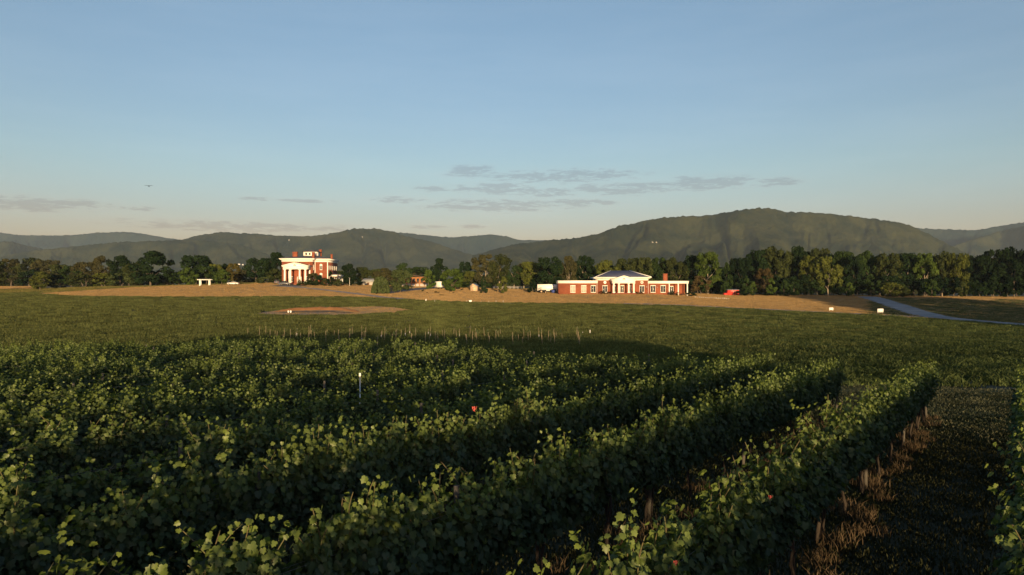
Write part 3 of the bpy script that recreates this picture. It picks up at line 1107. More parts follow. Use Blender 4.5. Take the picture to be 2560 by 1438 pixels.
KINDS = {'broad': 4, 'tall': 4, 'column': 2, 'cone': 2, 'round': 2, 'willow': 2, 'bush': 3}
CROWNS = {k: [crown(k, 300 + 17 * i + len(k) * 7) for i in range(n)] for k, n in KINDS.items()}
TRUNK_DARK = {k: [tree_trunk(k, 80 + i, M['tree_bark']) for i in range(2)] for k in KINDS}
TRUNK_PALE = {k: [tree_trunk(k, 80 + i, M['pale_bark']) for i in range(2)] for k in KINDS}
COLR0 = {'dark': (.022, .034, .014), 'deep': (.016, .026, .012), 'olive': (.060, .062, .022), 'mid': (.040, .056, .018), 'yellow': (.115, .110, .026),
        'bright': (.075, .095, .022), 'orange': (.15, .105, .03), 'brown': (.085, .068, .030), 'rust': (.095, .058, .026), 'grey': (.085, .092, .036)}
COLR = {k: tuple(c * f for c, f in zip(v, (.60, .78, .88))) for k, v in COLR0.items()}
ntree = 0


def tree(px, top, w, Y, kind, col, label, group=None, name='tree', base=None, pale=False, H=None):
    global ntree
    ntree += 1
    p = on_ground(px, Y)
    if base is not None:
        p.z = min(p.z, EZ - (base - CY) * Y / F)
    if H is None:
        H = EZ - (top - CY) * Y / F - p.z
    Wd = w * Y / F
    r = empty(name, p, random.uniform(0, 6.28), label, {'bush': 'bush'}.get(kind, 'tree'), group)
    r.scale = (Wd, Wd, H * 1.015)
    link('trunk', (TRUNK_PALE if pale else TRUNK_DARK)[kind][ntree % 2], r)
    c = link('crown', CROWNS[kind][ntree % KINDS[kind]], r)
    j = random.uniform(.88, 1.12)
    c.color = (*[v * j for v in COLR[col]], 1)
    c['kind'] = 'stuff'
    return r


# far left group
LG = 'trees at the left beyond the dry lawn'
for px, top, w, Y, kind, col, lab in [
    (-25, 655, 70, 330, 'broad', 'olive', 'olive brown tree cut by the left edge of the picture'),
    (28, 650, 66, 445, 'broad', 'brown', 'large brownish tree behind the dry meadow, nearest the left edge'),
    (72, 646, 66, 450, 'broad', 'olive', 'tallest brownish tree behind the dry meadow at the left'),
    (118, 652, 60, 445, 'broad', 'brown', 'brownish tree over the small yellow green tree at the left'),
    (150, 664, 46, 400, 'broad', 'olive', 'olive tree right of the small yellow green tree'),
    (100, 681, 42, 318, 'round', 'yellow', 'small yellow green tree beside the dark gap at the left'),
    (140, 690, 40, 330, 'bush', 'deep', 'very dark bush right of the small yellow green tree'),
    (178, 668, 44, 360, 'broad', 'mid', 'green tree standing left of the reddish brown trees'),
    (215, 658, 50, 350, 'broad', 'brown', 'reddish brown tree with a ragged crown left of the tall dark pair'),
    (200, 688, 50, 322, 'bush', 'olive', 'olive bush at the foot of the reddish brown tree'),
    (262, 641, 44, 345, 'broad', 'brown', 'left one of the tall dark brown pair of trees'),
    (300, 642, 48, 345, 'broad', 'dark', 'right one of the tall dark brown pair of trees'),
    (255, 686, 54, 322, 'bush', 'yellow', 'yellowish low bush under the tall brown trees'),
    (305, 684, 54, 322, 'bush', 'grey', 'grey green low bush under the tall brown trees'),
    (337, 655, 40, 340, 'broad', 'olive', 'olive tree leaning on the big round dark tree'),
    (376, 630, 78, 325, 'round', 'dark', 'big round dark green tree at the left, taller than its neighbours'),
    (418, 676, 44, 335, 'bush', 'mid', 'green bush right of the big round dark tree'),
    (447, 678, 40, 345, 'bush', 'olive', 'olive bush between the two dark round trees'),
    (490, 642, 66, 340, 'round', 'dark', 'dark round tree behind the white pergola'),
    (473, 671, 36, 318, 'round', 'bright', 'yellow green bushy tree left of the white pergola'),
    (516, 668, 40, 328, 'broad', 'mid', 'mid green tree directly behind the white pergola'),
    (537, 663, 38, 335, 'broad', 'yellow', 'yellow green tree right of the white pergola'),
    (556, 661, 34, 350, 'broad', 'dark', 'small dark tree behind the young tree by the white car'),
    (554, 676, 34, 312, 'round', 'bright', 'young light green tree with a bare stem beside the white car'),
    (583, 661, 30, 340, 'broad', 'orange', 'small orange yellow tree behind the white car'),
    (607, 676, 46, 345, 'bush', 'brown', 'brown bush between the orange tree and the dark pair'),
    (640, 646, 50, 335, 'broad', 'dark', 'dark tree, left of the two beside the brick mansion'),
    (665, 648, 44, 345, 'broad', 'deep', 'very dark tree in the gap beside the brick mansion'),
    (692, 634, 46, 335, 'tall', 'dark', 'tallest dark tree touching the left side of the brick mansion'),
    (690, 674, 36, 312, 'round', 'olive', 'olive round bush at the left corner of the brick mansion'),
    (668, 695, 44, 306, 'bush', 'grey', 'low grey green bush on the edge of the dry lawn by the mansion')]:
    tree(px, top - 2, w * 1.25, Y, kind, col, lab, LG, name='bush' if kind == 'bush' else 'tree')
# mansion garden
MG = 'garden plants round the brick mansion'
for px, top, w, Y, kind, col, lab in [
    (748, 698, 16, 290, 'cone', 'mid', 'small pointed shrub in front of the mansion portico'),
    (782, 683, 30, 294, 'round', 'brown', 'dark brownish tree in front of the mansion corner'),
    (797, 690, 26, 292, 'bush', 'dark', 'dark bush beside the brownish tree at the mansion'),
    (775, 701, 46, 289, 'bush', 'mid', 'low green hedge bush under the mansion corner window'),
    (826, 677, 19, 289, 'column', 'deep', 'dark clipped column shrub at the right side of the mansion'),
    (815, 697, 22, 291, 'bush', 'olive', 'low olive bush left of the dark column shrub'),
    (845, 698, 30, 290, 'bush', 'olive', 'low olive bush right of the dark column shrub'),
    (872, 659, 42, 325, 'broad', 'dark', 'dark round tree right of the brick mansion'),
    (868, 690, 30, 300, 'bush', 'dark', 'low dark bush by the lamp post'),
    (888, 693, 34, 300, 'bush', 'deep', 'very dark low bush right of the lamp post'),
    (905, 668, 44, 345, 'round', 'olive', 'olive rounded tree behind the dark low bushes'),
    (940, 673, 44, 345, 'round', 'olive', 'smaller olive rounded tree left of the willow'),
    (960, 671, 54, 318, 'broad', 'brown', 'brownish broad tree behind the weeping willow')]:
    tree(px, top, w, Y, kind, col, lab, MG, name='bush' if kind == 'bush' else 'tree')
# between the two brick buildings
CG = 'trees between the two brick buildings'
for px, top, w, Y, kind, col, lab, *pale in [
    (952, 690, 46, 258, 'willow', 'grey', 'weeping willow with hanging strands standing on the dry lawn'),
    (1001, 675, 48, 268, 'round', 'grey', 'rounded olive tree right of the weeping willow'),
    (1010, 657, 34, 370, 'broad', 'mid', 'green tree rising behind the rounded olive tree'),
    (1050, 668, 60, 380, 'broad', 'mid', 'broad green tree behind the brown lodge'),
    (1071, 675, 29, 285, 'column', 'bright', 'conical light green tree right of the brown lodge'),
    (1098, 647, 40, 345, 'tall', 'dark', 'tall dark upright tree behind the white box truck'),
    (1130, 673, 48, 282, 'round', 'bright', 'round bright green maple right of the white box truck'),
    (1163, 655, 30, 350, 'broad', 'dark', 'dark tree left of the big spreading tree'),
    (1178, 678, 32, 340, 'broad', 'yellow', 'yellow green tree left of the big spreading tree'),
    (1212, 637, 62, 330, 'broad', 'brown', 'big spreading brownish tree behind the small gabled shed', True),
    (1248, 635, 52, 328, 'broad', 'olive', 'big olive tree sharing a crown line with the spreading tree', True),
    (1209, 689, 20, 276, 'cone', 'dark', 'small dark spruce right of the gabled shed'),
    (1230, 700, 30, 330, 'bush', 'mid', 'green bush behind the small dark spruce'),
    (1259, 692, 24, 276, 'column', 'yellow', 'small yellow tree on the dry lawn with a dark mulch ring'),
    (1285, 663, 40, 345, 'broad', 'mid', 'mid green tree behind the pale fence', True),
    (1310, 660, 42, 350, 'broad', 'brown', 'brownish tree behind the pale fence', True),
    (1325, 655, 44, 340, 'broad', 'yellow', 'yellow tree left of the brick winery'),
    (1331, 695, 24, 285, 'cone', 'deep', 'dark shrub beside the white trailer'),
    (1150, 702, 60, 310, 'bush', 'mid', 'low green hedge left of the gabled shed')]:
    tree(px, top, w * 1.22, Y, kind, col, lab, CG, name='bush' if kind == 'bush' else 'tree', pale=bool(pale))
# the wood behind the winery and to its right
WG = 'trees of the wood edge behind the winery and to its right'
wood = [
    (1372, 643, 62, 318, 'broad', 'dark', 'dark broad tree behind the white trailer', 0),
    (1422, 641, 40, 322, 'tall', 'brown', 'brownish tree with a pale bare trunk behind the winery left wing', 1),
    (1462, 640, 52, 326, 'broad', 'dark', 'dark tree behind the middle of the winery left wing', 1),
    (1520, 650, 56, 320, 'broad', 'yellow', 'yellow green tree left of the winery blue roof', 0),
    (1565, 647, 54, 325, 'broad', 'olive', 'olive tree straight behind the winery blue roof', 0),
    (1605, 645, 54, 322, 'broad', 'olive', 'olive tree behind the right slope of the winery roof', 0),
    (1648, 645, 54, 326, 'broad', 'mid', 'mid green tree behind the winery right wing', 0),
    (1690, 643, 50, 320, 'broad', 'olive', 'olive tree behind the winery chimney', 1),
    (1728, 640, 50, 322, 'broad', 'dark', 'dark tree over the winery porch end', 0),
    (1770, 632, 62, 310, 'broad', 'bright', 'light green tree with a pale trunk right of the winery', 1),
    (1752, 690, 40, 300, 'bush', 'rust', 'rusty bush under the light green tree right of the winery', 0),
    (1795, 668, 34, 325, 'tall', 'deep', 'very dark narrow tree left of the red shed', 0),
    (1817, 657, 28, 308, 'column', 'mid', 'tall columnar green tree directly above the red shed', 0),
    (1848, 646, 52, 330, 'broad', 'deep', 'dark blue green tree rising behind the red shed', 0),
    (1893, 626, 62, 335, 'broad', 'dark', 'dark tree with a stepped crown right of the red shed', 0),
    (1938, 615, 70, 338, 'broad', 'olive', 'tallest olive tree of the wood right of the winery', 0),
    (1992, 618, 62, 338, 'broad', 'dark', 'tall dark tree next to the tallest olive tree', 0),
    (1910, 672, 40, 318, 'broad', 'rust', 'small rusty tree in the wood under the tallest trees', 0),
    (2022, 640, 46, 325, 'broad', 'yellow', 'yellow green tree at the left of the bright pair in the wood', 0),
    (2070, 640, 58, 318, 'broad', 'yellow', 'large bright yellow tree in the middle of the wood', 1),
    (2050, 622, 60, 345, 'broad', 'olive', 'olive treetop behind the bright yellow tree', 0),
    (2105, 630, 56, 335, 'broad', 'mid', 'mid green tree right of the bright yellow tree', 0),
    (2135, 640, 44, 325, 'broad', 'dark', 'dark tree over the small saplings at mid wood', 0),
    (2178, 626, 60, 332, 'broad', 'mid', 'mid green tree left of the pale round bush and its road', 0),
    (2222, 634, 56, 325, 'broad', 'olive', 'olive tree above the pale round bush', 1),
    (2268, 634, 56, 328, 'broad', 'dark', 'dark tree right of the pale round bush', 1),
    (2312, 634, 54, 322, 'broad', 'bright', 'green tree with sunlit top, second right of the pale round bush', 1),
    (2355, 628, 60, 326, 'broad', 'olive', 'olive tree with sunlit top, third right of the pale round bush', 1),
    (2398, 634, 50, 320, 'broad', 'yellow', 'yellowish tree at the dip in the wood near the right edge', 1),
    (2440, 640, 52, 330, 'broad', 'deep', 'very dark tree at the dip of the wood skyline', 0),
    (2485, 626, 66, 325, 'broad', 'dark', 'dark broad tree, second from the right edge', 0),
    (2535, 616, 76, 320, 'broad', 'deep', 'tall dark tree at the right edge of the picture', 0),
    (2590, 612, 70, 322, 'broad', 'dark', 'dark tree cut by the right edge of the picture', 0)]
for px, top, w, Y, kind, col, lab, pale in wood:
    tree(px, top, w * 1.15, Y, kind, col, lab, WG, name='bush' if kind == 'bush' else 'tree', pale=bool(pale))
SG = 'saplings along the foot of the wood'
for px, top, w, col, lab in [
    (1812, 704, 20, 'mid', 'sapling touching the left of the red shed'), (1866, 690, 24, 'mid', 'tall sapling just right of the red shed'),
    (1882, 705, 22, 'bright', 'light sapling, second right of the red shed'), (1928, 695, 28, 'bright', 'rounded light sapling in the middle of the sapling row'),
    (1960, 700, 24, 'mid', 'slim green sapling right of the rounded light one'), (1994, 706, 20, 'mid', 'short slim sapling at the start of the shaded lawn'),
    (2124, 706, 22, 'bright', 'light sapling standing alone left of the gravel road'), (1985, 690, 36, 'dark', 'dark bushy sapling behind the short slim one'),
    (2330, 700, 34, 'mid', 'bushy sapling under the sunlit trees at the right'), (2405, 704, 30, 'olive', 'olive sapling at the foot of the yellowish tree')]:
    tree(px, top, w, 306, 'column', col, lab, SG, name='sapling')
for px, top, w, col, lab in [
    (2226, 707, 46, 'yellow', 'pale round willow bush beside the top of the gravel road'), (2256, 712, 38, 'olive', 'smaller round bush right of the pale round bush')]:
    tree(px, top, w, 300, 'round', col, lab, 'round bushes by the gravel road', name='bush')
for px, top, w, lab in [(1848, 728, 36, 'dark clipped hedge right of the red shed'), (1872, 732, 26, 'lower dark hedge bush right of the clipped hedge'), (1921, 733, 34, 'dark low hedge bush under the rounded light sapling'),
                        (1972, 729, 40, 'dark green hedge bush under the slim sapling'), (1945, 734, 16, 'small dark shrub between two hedge bushes')]:
    tree(px, top, w, 301, 'bush', 'deep', lab, 'dark hedge bushes at the foot of the wood', name='bush')
# second and third line of the wood, filling it up behind
for k in range(60):
    px = 1335 + k * 22 + random.uniform(-8, 8)
    sky_top = np.interp(px, [1335, 1500, 1700, 1760, 1800, 1850, 1900, 1950, 2100, 2250, 2400, 2440, 2500, 2600], [655, 652, 650, 642, 668, 650, 632, 622, 634, 640, 640, 646, 634, 622])
    tree(px, sky_top + random.uniform(4, 14), 62, 350 + 14 * (k % 3), 'broad', random.choice(['dark', 'deep', 'olive', 'mid']),
         'dark woodland tree deep in the wood behind the winery and the red shed', 'woodland trees inside the wood', name='woodland_tree')
for k in range(52):
    px = 1740 + k * 17 + random.uniform(-6, 6)
    tree(px, 698 + random.uniform(-12, 8), 40, 318 + 10 * (k % 2), 'bush', random.choice(['deep', 'dark', 'dark', 'mid']),
         'dark undergrowth bush among the trunks of the wood at the right', 'undergrowth bushes of the wood', name='bush')
for k in range(26):
    px = 1345 + k * 15.5
    tree(px, 688 + random.uniform(-8, 10), 38, 330, 'bush', random.choice(['dark', 'olive', 'mid']),
         'low green bush along the wood edge behind the winery', 'bushes behind the winery', name='bush')
for k in range(34):
    px = -40 + k * 40 + random.uniform(-9, 9)
    tree(px, 686 + random.uniform(-16, 6), 56, 440 + 10 * (k % 3), 'bush', random.choice(['mid', 'olive', 'dark', 'brown']),
         'hedgerow bush in the far hedge behind the lawn and buildings', 'far hedgerow bushes', name='bush')
# the trees right of the frame whose shade lies over the gravel road
for k in range(22):
    X = 104 + 5.2 * k + random.uniform(-1, 1)
    Y = 110 + 7 * (k % 2)
    H = min(2.8 + (X - 103) * .33, 16) * random.uniform(.93, 1.08)
    w = 9 + min(5, k * .4)
    if k in (16, 19, 20, 21):
        continue
    p = Vector((X, Y, float(zf(X, Y))))
    r = empty('shade_tree', p, random.uniform(0, 6), 'leafy tree off the right edge shading the gravel road', 'tree', 'trees off the right edge of the field')
    r.scale = (w, w, H)
    link('trunk', TRUNK_DARK['round'][0], r)
    c = link('crown', CROWNS['round'][k % 2], r)
    c.color = (*COLR['mid'], 1)
    c['kind'] = 'stuff'
# far woods on the valley floor
X = (rng.random(1500) * 2 - 1)
Y = 620 + 1500 * rng.random(1500) ** 1.3
X = X * Y * .95
M['far_leaf'] = foliage_material('far_tree_leaf', (.020, .028, .014), (.050, .052, .022), .2, jitter=.35)
far_kinds = []
for i in range(3):
    me = CROWNS['broad'][i].copy()
    me.materials.clear()
    me.materials.append(M['far_leaf'])
    far_kinds.append(me)
scatter('far_woods', np.stack([X, Y, zf(X, Y) - .5], -1), rng.random(1500) * 6, 9 + 6 * rng.random(1500), far_kinds)
print('trees', ntree)

# ---------------------------------------------------------------- buildings
def brick_material():
    m = bpy.data.materials.new('red_brick')
    m.use_nodes = True
    t = NT(m.node_tree)
    p = t.n['Principled BSDF']
    x, y, z = t.sep(t.coord('Object'))
    b = t.n.new('ShaderNodeTexBrick')
    t.put(b.inputs['Vector'], t.xyz(t.m('ADD', x, y), z, 0.))
    b.inputs['Color1'].default_value = (.26, .066, .027, 1)
    b.inputs['Color2'].default_value = (.205, .050, .022, 1)
    b.inputs['Mortar'].default_value = (.19, .082, .042, 1)
    b.inputs['Scale'].default_value = 1
    b.inputs['Brick Width'].default_value = .22
    b.inputs['Row Height'].default_value = .075
    b.inputs['Mortar Size'].default_value = .006
    n = t.noise(t.coord('Object'), .7, 5)
    t.put(p.inputs['Base Color'], t.mix(t.remap(n, .3, .75), b.outputs[0], t.mix(1., b.outputs[0], (.80, .76, .74), 'MULTIPLY')))
    p.inputs['Roughness'].default_value = .9
    return m


M['brick'] = brick_material()
M['white'] = material('white_paint', (.76, .74, .70), (.70, .68, .64), .6, 1.2, 4)
M['slate'] = material('blue_slate_roof', (.040, .050, .105), (.030, .037, .075), .7, 2, 4, .3, 30., stretch=(.3, 1, 1))
M['dark_roof'] = material('dark_metal_roof', (.06, .055, .075), (.04, .038, .05), .6, 1.5, 4)
M['glass'] = material('window_glass', (.02, .024, .028), (.03, .034, .04), .08, 1., spec=.6)
M['curtain'] = material('curtained_window_glass', (.42, .40, .34), (.32, .30, .26), .25, 2., spec=.5)
M['door'] = material('brown_door', (.12, .06, .035), None, .5, 3)
M['concrete'] = material('pale_concrete', (.40, .38, .35), (.32, .30, .28), .9, 2, 5)
M['car_white'] = material('white_car_paint', (.78, .77, .75), None, .25, 1, spec=.6)
M['car_grey'] = material('grey_car_paint', (.13, .135, .15), None, .28, 1, spec=.6)
M['rubber'] = material('black_rubber', (.02, .02, .02), None, .8, 5)
M['chrome'] = material('bright_metal', (.55, .55, .55), None, .3, 4, metal=.9)
M['red_paint'] = material('red_painted_metal', (.55, .045, .035), (.47, .04, .03), .6, 1.5)
M['grey_metal'] = material('grey_metal_roof', (.22, .23, .24), (.17, .18, .19), .5, 2)
M['blue_paint'] = material('blue_painted_bin', (.04, .07, .28), (.03, .05, .2), .5, 3)
M['peach'] = material('peach_timber', (.52, .36, .24), (.44, .30, .20), .8, 2, 5, stretch=(6, 1, 1))
M['orange_timber'] = material('orange_timber', (.36, .17, .07), (.28, .12, .05), .8, 2, 5, stretch=(6, 1, 1))
M['white_sheet'] = material('white_sheet_metal', (.78, .78, .76), (.70, .70, .70), .45, 1.5)
M['stone'] = material('pale_stone', (.38, .34, .29), (.28, .25, .21), .95, 3, 6, .6, 10.)
M['pink_flag'] = material('red_ribbon', (.42, .075, .06), (.34, .06, .05), .7, 6)


def pos(px, py, Y):
    return Vector(((px - CX) / F * Y, Y, EZ - (py - CY) / F * Y))


def window(parent, x, z0, w, h, y, glass='glass', name='window', panes=2, face='front', arch=False, trim=True):
    """framed window as a part; each pane a sub-part. face: front (-y) or right (+x), x is then the y position"""
    fr = .11 if trim else .05
    mb = MB()
    mb.box(0, fr, -.10, .02, 0, h).box(w - fr, w, -.10, .02, 0, h).box(fr, w - fr, -.10, .02, h - fr, h).box(fr, w - fr, -.13, .02, 0, fr)
    pw = (w - 2 * fr) / panes
    for i in range(1, panes):
        mb.box(fr + pw * i - .05, fr + pw * i + .05, -.08, .02, fr, h - fr)
    if trim:
        mb.box(-.08, w + .08, -.14, .02, h, h + .16)
        mb.box(-.06, w + .06, -.18, .02, -.12, 0)
    else:
        fr = .06
    if arch:
        n = 8
        poly = [(w / 2 + (w / 2 + .14) * math.cos(math.pi * i / n), h + .16 + (w / 2 + .1) * math.sin(math.pi * i / n)) for i in range(n + 1)]
        mb.prism_y(poly, -.12, .02)
    o = mb.build(name, M['white'], parent, (x, y, z0) if face == 'front' else (y, x, z0), (0, 0, 0) if face == 'front' else (0, 0, math.pi / 2))
    for i in range(panes):
        x0, x1 = fr + pw * i + (.05 if i else 0), fr + pw * (i + 1) - (.05 if i < panes - 1 else 0)
        MB().box(x0, x1, -.04, .01, fr, h - fr).build('pane', M[glass], o)
        if h > 1.9:
            for f in (.36, .68):
                pass
    return o


def half_round(parent, x, z, r, y):
    n = 10
    arc = lambda q: [(x + q * math.cos(math.pi * i / n), z + q * math.sin(math.pi * i / n)) for i in range(n + 1)]
    o = MB().prism_y(arc(r), y - .12, y - .02).build('fanlight', M['white'], parent)
    MB().prism_y(arc(r * .78), y - .16, y - .121).build('pane', M['glass'], o)
    mb = MB()
    for k in (1, 2, 3):
        a = math.pi * k / 4
        mb.add([(x - .03, y - .18, z), (x + .03, y - .18, z), (x + r * .78 * math.cos(a) + .03, y - .18, z + r * .78 * math.sin(a)), (x + r * .78 * math.cos(a) - .03, y - .18, z + r * .78 * math.sin(a))], [(0, 1, 2, 3)])
    mb.build('muntin', M['white'], o)


def column(parent, x, y, z0, z1, r, mat='white'):
    mb = MB()
    mb.box(x - r * 1.35, x + r * 1.35, y - r * 1.35, y + r * 1.35, z0, z0 + .18)
    mb.cyl(x, y, z0 + .18, z0 + .34, r * 1.22, r * 1.1, 14).cyl(x, y, z0 + .34, z1 - .36, r, r * .86, 14).cyl(x, y, z1 - .36, z1 - .2, r * .9, r * 1.15, 14)
    mb.box(x - r * 1.3, x + r * 1.3, y - r * 1.3, y + r * 1.3, z1 - .2, z1)
    return mb.build('column', M[mat], parent)


def ring_window(parent, x, z, r, y):
    n = 18
    q = lambda rr, yy: [(x + rr * math.cos(2 * math.pi * i / n), yy, z + rr * math.sin(2 * math.pi * i / n)) for i in range(n)]
    vs = q(r, y) + q(r, y - .14) + q(r * .68, y - .14) + q(r * .68, y - .02)
    fs = [(k * n + i, k * n + (i + 1) % n, (k + 1) * n + (i + 1) % n, (k + 1) * n + i) for k in range(3) for i in range(n)]
    o = MB().add(vs, fs).build('round_window', M['white'], parent)
    MB().add(q(r * .68, y - .05), [tuple(range(n))]).build('pane', M['glass'], o)
    MB().box(x - .03, x + .03, y - .1, y - .06, z - r * .66, z + r * .66).box(x - r * .66, x - .03, y - .1, y - .06, z - .03, z + .03).box(x + .03, x + r * .66, y - .1, y - .06, z - .03, z + .03).build('muntin', M['white'], o)


# --- mansion
p = pos(742, 706, 300)
p.z = float(zf(p.x, p.y)) + .1
mz = (EZ - (706 - CY) * 300 / F) - p.z          # step between ground and the photo's base line
ms = empty('brick_mansion', p, 0, 'tall red brick mansion with white cornice, white columned portico and rooftop belvedere', 'mansion')
BH = 8.85 + mz
MB().box(-6.4, 6.4, 0, 4.6, -1.5, BH).build('wall', M['brick'], ms)
MB().box(-6.4, 12.05, 4.6, 21.5, -1.5, BH).build('wall', M['brick'], ms)
co = MB()
for (x0, x1, y0, y1) in ((-6.4, 6.4, 0, 4.59), (-6.4, 12.05, 4.605, 21.5)):
    co.box(x0 - .12, x1 + .12, y0 - .12, y1 + .0, BH, BH + .55)
    co.frustum((x0 - .12, x1 + .12, y0 - .12, y1), BH + .551, (x0 - .95, x1 + .95, y0 - .95, y1 + .2), BH + 1.15)
    co.box(x0 - 1.0, x1 + 1.0, y0 - 1.0, y1 + .21, BH + 1.151, BH + 1.42)
co.build('cornice', M['white'], ms)
MB().frustum((-7.3, 7.3, -.9, 4.7), BH + 1.422, (-4.2, 4.2, 2.5, 4.7), BH + 2.25).frustum((-7.2, 12.9, 3.8, 21.6), BH + 1.424, (-.6, 6.0, 10.2, 15.6), BH + 3.0).build('roof', M['dark_roof'], ms)
for x0, x1, y0, y1, zt in ((-4.2, -2.2, 7.5, 8.6, 4.6), (5.1, 6.15, 4.7, 5.7, 4.35), (4.8, 5.9, 17.0, 18.0, 6.1), (10.6, 11.4, 15.0, 15.9, 3.9)):
    c = MB().box(x0, x1, y0, y1, BH + 1.2, BH + zt - .25).box(x0 - .1, x1 + .1, y0 - .1, y1 + .1, BH + zt - .249, BH + zt).build('chimney', M['brick'], ms)
bv = MB().box(-.3, 5.7, 10.4, 15.4, BH + 2.6, BH + 4.75).build('belvedere', M['white'], ms)
MB().box(-.7, 6.1, 10.0, 15.8, BH + 4.751, BH + 4.95).frustum((-.6, 6.0, 10.1, 15.7), BH + 4.952, (1.6, 3.8, 12., 13.8), BH + 5.7).build('belvedere_roof', M['dark_roof'], bv)
for x in (.6, 2.2, 3.8):
    MB().box(x, x + .75, 10.33, 10.39, BH + 3.35, BH + 4.3).build('pane', M['glass'], bv)
# portico
PX0, PX1, PF = -3.9, 6.0, -6.3
CT = 5.45 + mz
MB().box(PX0 - .2, PX1 + .2, PF - .3, -.01, -1.2, .35).box(-.6, 2.7, PF - 1.0, PF - .31, -1.2, .18).build('portico_floor', M['brick'], ms)
MB().box(PX0, PX1, PF, -.01, CT, CT + 1.0).box(PX0 - .3, PX1 + .3, PF - .3, -.012, CT + 1.001, CT + 1.3).build('entablature', M['white'], ms)
xm = (PX0 + PX1) / 2
pd = MB().prism_y([(PX0 - .3, CT + 1.302), (PX1 + .3, CT + 1.302), (xm, CT + 2.6)], PF - .05, -.015).build('pediment', M['white'], ms)
rk = MB()
for a, b in (((PX0 - .55, CT + 1.303), (xm, CT + 2.7)), ((xm, CT + 2.7), (PX1 + .55, CT + 1.303))):
    rk.prism_y([a, b, (b[0], b[1] + .28), (a[0], a[1] + .28)], PF - .4, -.02)
rk.build('raking_cornice', M['white'], ms)
pr = MB()
for a, b in (((PX0 - .6, CT + 1.59), (xm, CT + 2.985)), ((xm, CT + 2.985), (PX1 + .6, CT + 1.59))):
    pr.prism_y([a, b, (b[0], b[1] + .07), (a[0], a[1] + .07)], PF - .35, -.022)
pr.build('portico_roof', M['dark_roof'], ms)
half_round(ms, xm, CT + 1.45, .68, PF - .05)
for x in (PX0 + .62, PX0 + 3.0, PX1 - 3.0, PX1 - .62):
    column(ms, x, PF + .5, .35, CT, .42)
for x in (PX0 + .5, PX1 - .5):
    MB().box(x - .3, x + .3, -.12, -.005, .35, CT).build('pilaster', M['white'], ms)
dr = MB().box(xm - .95, xm + .95, -.10, -.004, .35, 3.1).build('door_surround', M['white'], ms)
MB().box(xm - .6, xm + .6, -.16, -.101, .36, 2.5).build('door', M['door'], dr)
MB().box(xm - .6, xm + .6, -.15, -.102, 2.6, 2.98).build('transom', M['glass'], dr)
for x in (-2.6, 3.6):
    window(ms, x, 1.0, 1.05, 2.1, -.02)
for x in (-5.6, 4.6):
    window(ms, x, 5.6 + mz, .95, 1.75, -.02)
MB().box(11.8, 12.2, 4.4, 4.58, -.5, BH - .02).box(6.42, 6.7, 4.42, 4.59, -.5, BH - .02).build('corner_downpipe', M['white'], ms)
for z in (1.6, 5.5):
    window(ms, 8.6, z + mz, 1.05, 1.75, 4.59, arch=True)
    for yy in (6.2, 9.4, 12.6, 15.8, 18.8):
        window(ms, yy, z + mz, .95, 1.9, 12.055, face='right', trim=False)
    window(ms, 2.2, z + mz, 1.0, 1.9, 6.41, face='right')
pb = MB().box(12.07, 15.0, 11.5, 20.5, 2.7 + mz, 3.1 + mz).box(12.08, 15.2, 11.3, 20.7, 3.101 + mz, 3.4 + mz).build('side_porch_roof', M['white'], ms)
for yy in (11.8, 14.6, 17.4, 20.2):
    MB().box(14.6, 14.9, yy - .15, yy + .15, -1, 2.7 + mz).build('porch_post', M['white'], ms)
MB().frustum((12.1, 15.2, 11.3, 20.7), 3.41 + mz, (12.1, 13., 12, 20), 3.9 + mz).build('side_porch_canopy', M['dark_roof'], ms)

# --- winery
p = pos(1556, 732.5, 270)
gz = min(float(zf(p.x + dx, 270 + dy)) for dx in (-25, -12, 0, 12, 25) for dy in (0, 5))
wn = empty('brick_winery', p, 0, 'long low red brick winery building with blue hipped roof and white columned portico', 'winery')
MB().box(-24.5, -9.5, 0, 12, -2.5, 3.7).box(9.7, 17.9, 0, 12, -2.5, 3.62).build('wing_wall', M['brick'], wn)
MB().box(17.905, 25.3, 5.0, 11.9, -2.5, 3.6).build('porch_wall', M['brick'], wn)
MB().box(-9.495, 9.695, -.6, 15, -2.5, 4.8).build('wall', M['brick'], wn)
MB().box(-24.65, -9.5, -.15, 12.1, 3.701, 4.55).box(-24.8, -9.5, -.3, 12.2, 4.551, 4.75).box(9.7, 25.5, -.15, 12.1, 3.601, 4.4).box(9.7, 25.65, -.3, 12.2, 4.401, 4.6).build('parapet', M['white'], wn)
MB().box(-9.65, 9.85, -.75, 15.1, 4.801, 5.35).frustum((-9.65, 9.85, -.75, 15.1), 5.351, (-10.6, 10.8, -1.7, 16.0), 5.85).box(-10.7, 10.9, -1.8, 16.1, 5.851, 6.1).build('cornice', M['white'], wn)
MB().frustum((-10.6, 10.8, -1.7, 16.0), 6.102, (-3.6, 3.8, 6.6, 7.7), 8.75).build('roof', M['slate'], wn)
MB().tube([(3.8, 6.6, 8.8), (10.8, -1.7, 6.16)], [.14, .14], 5).tube([(-3.6, 6.6, 8.8), (-10.6, -1.7, 6.16)], [.08, .08], 5).build('hip_cap', M['white'], wn)
MB().box(17.1, 18.7, 6, 7.4, 4.3, 7.3).box(17.0, 18.8, 5.9, 7.5, 7.301, 7.55).build('chimney', M['brick'], wn)
C0, C1, PF = -4.55, 4.15, -5.0
MB().box(C0 - .3, C1 + .3, PF - .4, -.61, -2.5, .05).build('portico_floor', M['brick'], wn)
MB().box(C0 + .1, C1 - .1, PF, -.61, 3.65, 4.6).box(C0 - .15, C1 + .15, PF - .25, -.612, 4.601, 4.9).build('entablature', M['white'], wn)
xm = (C0 + C1) / 2
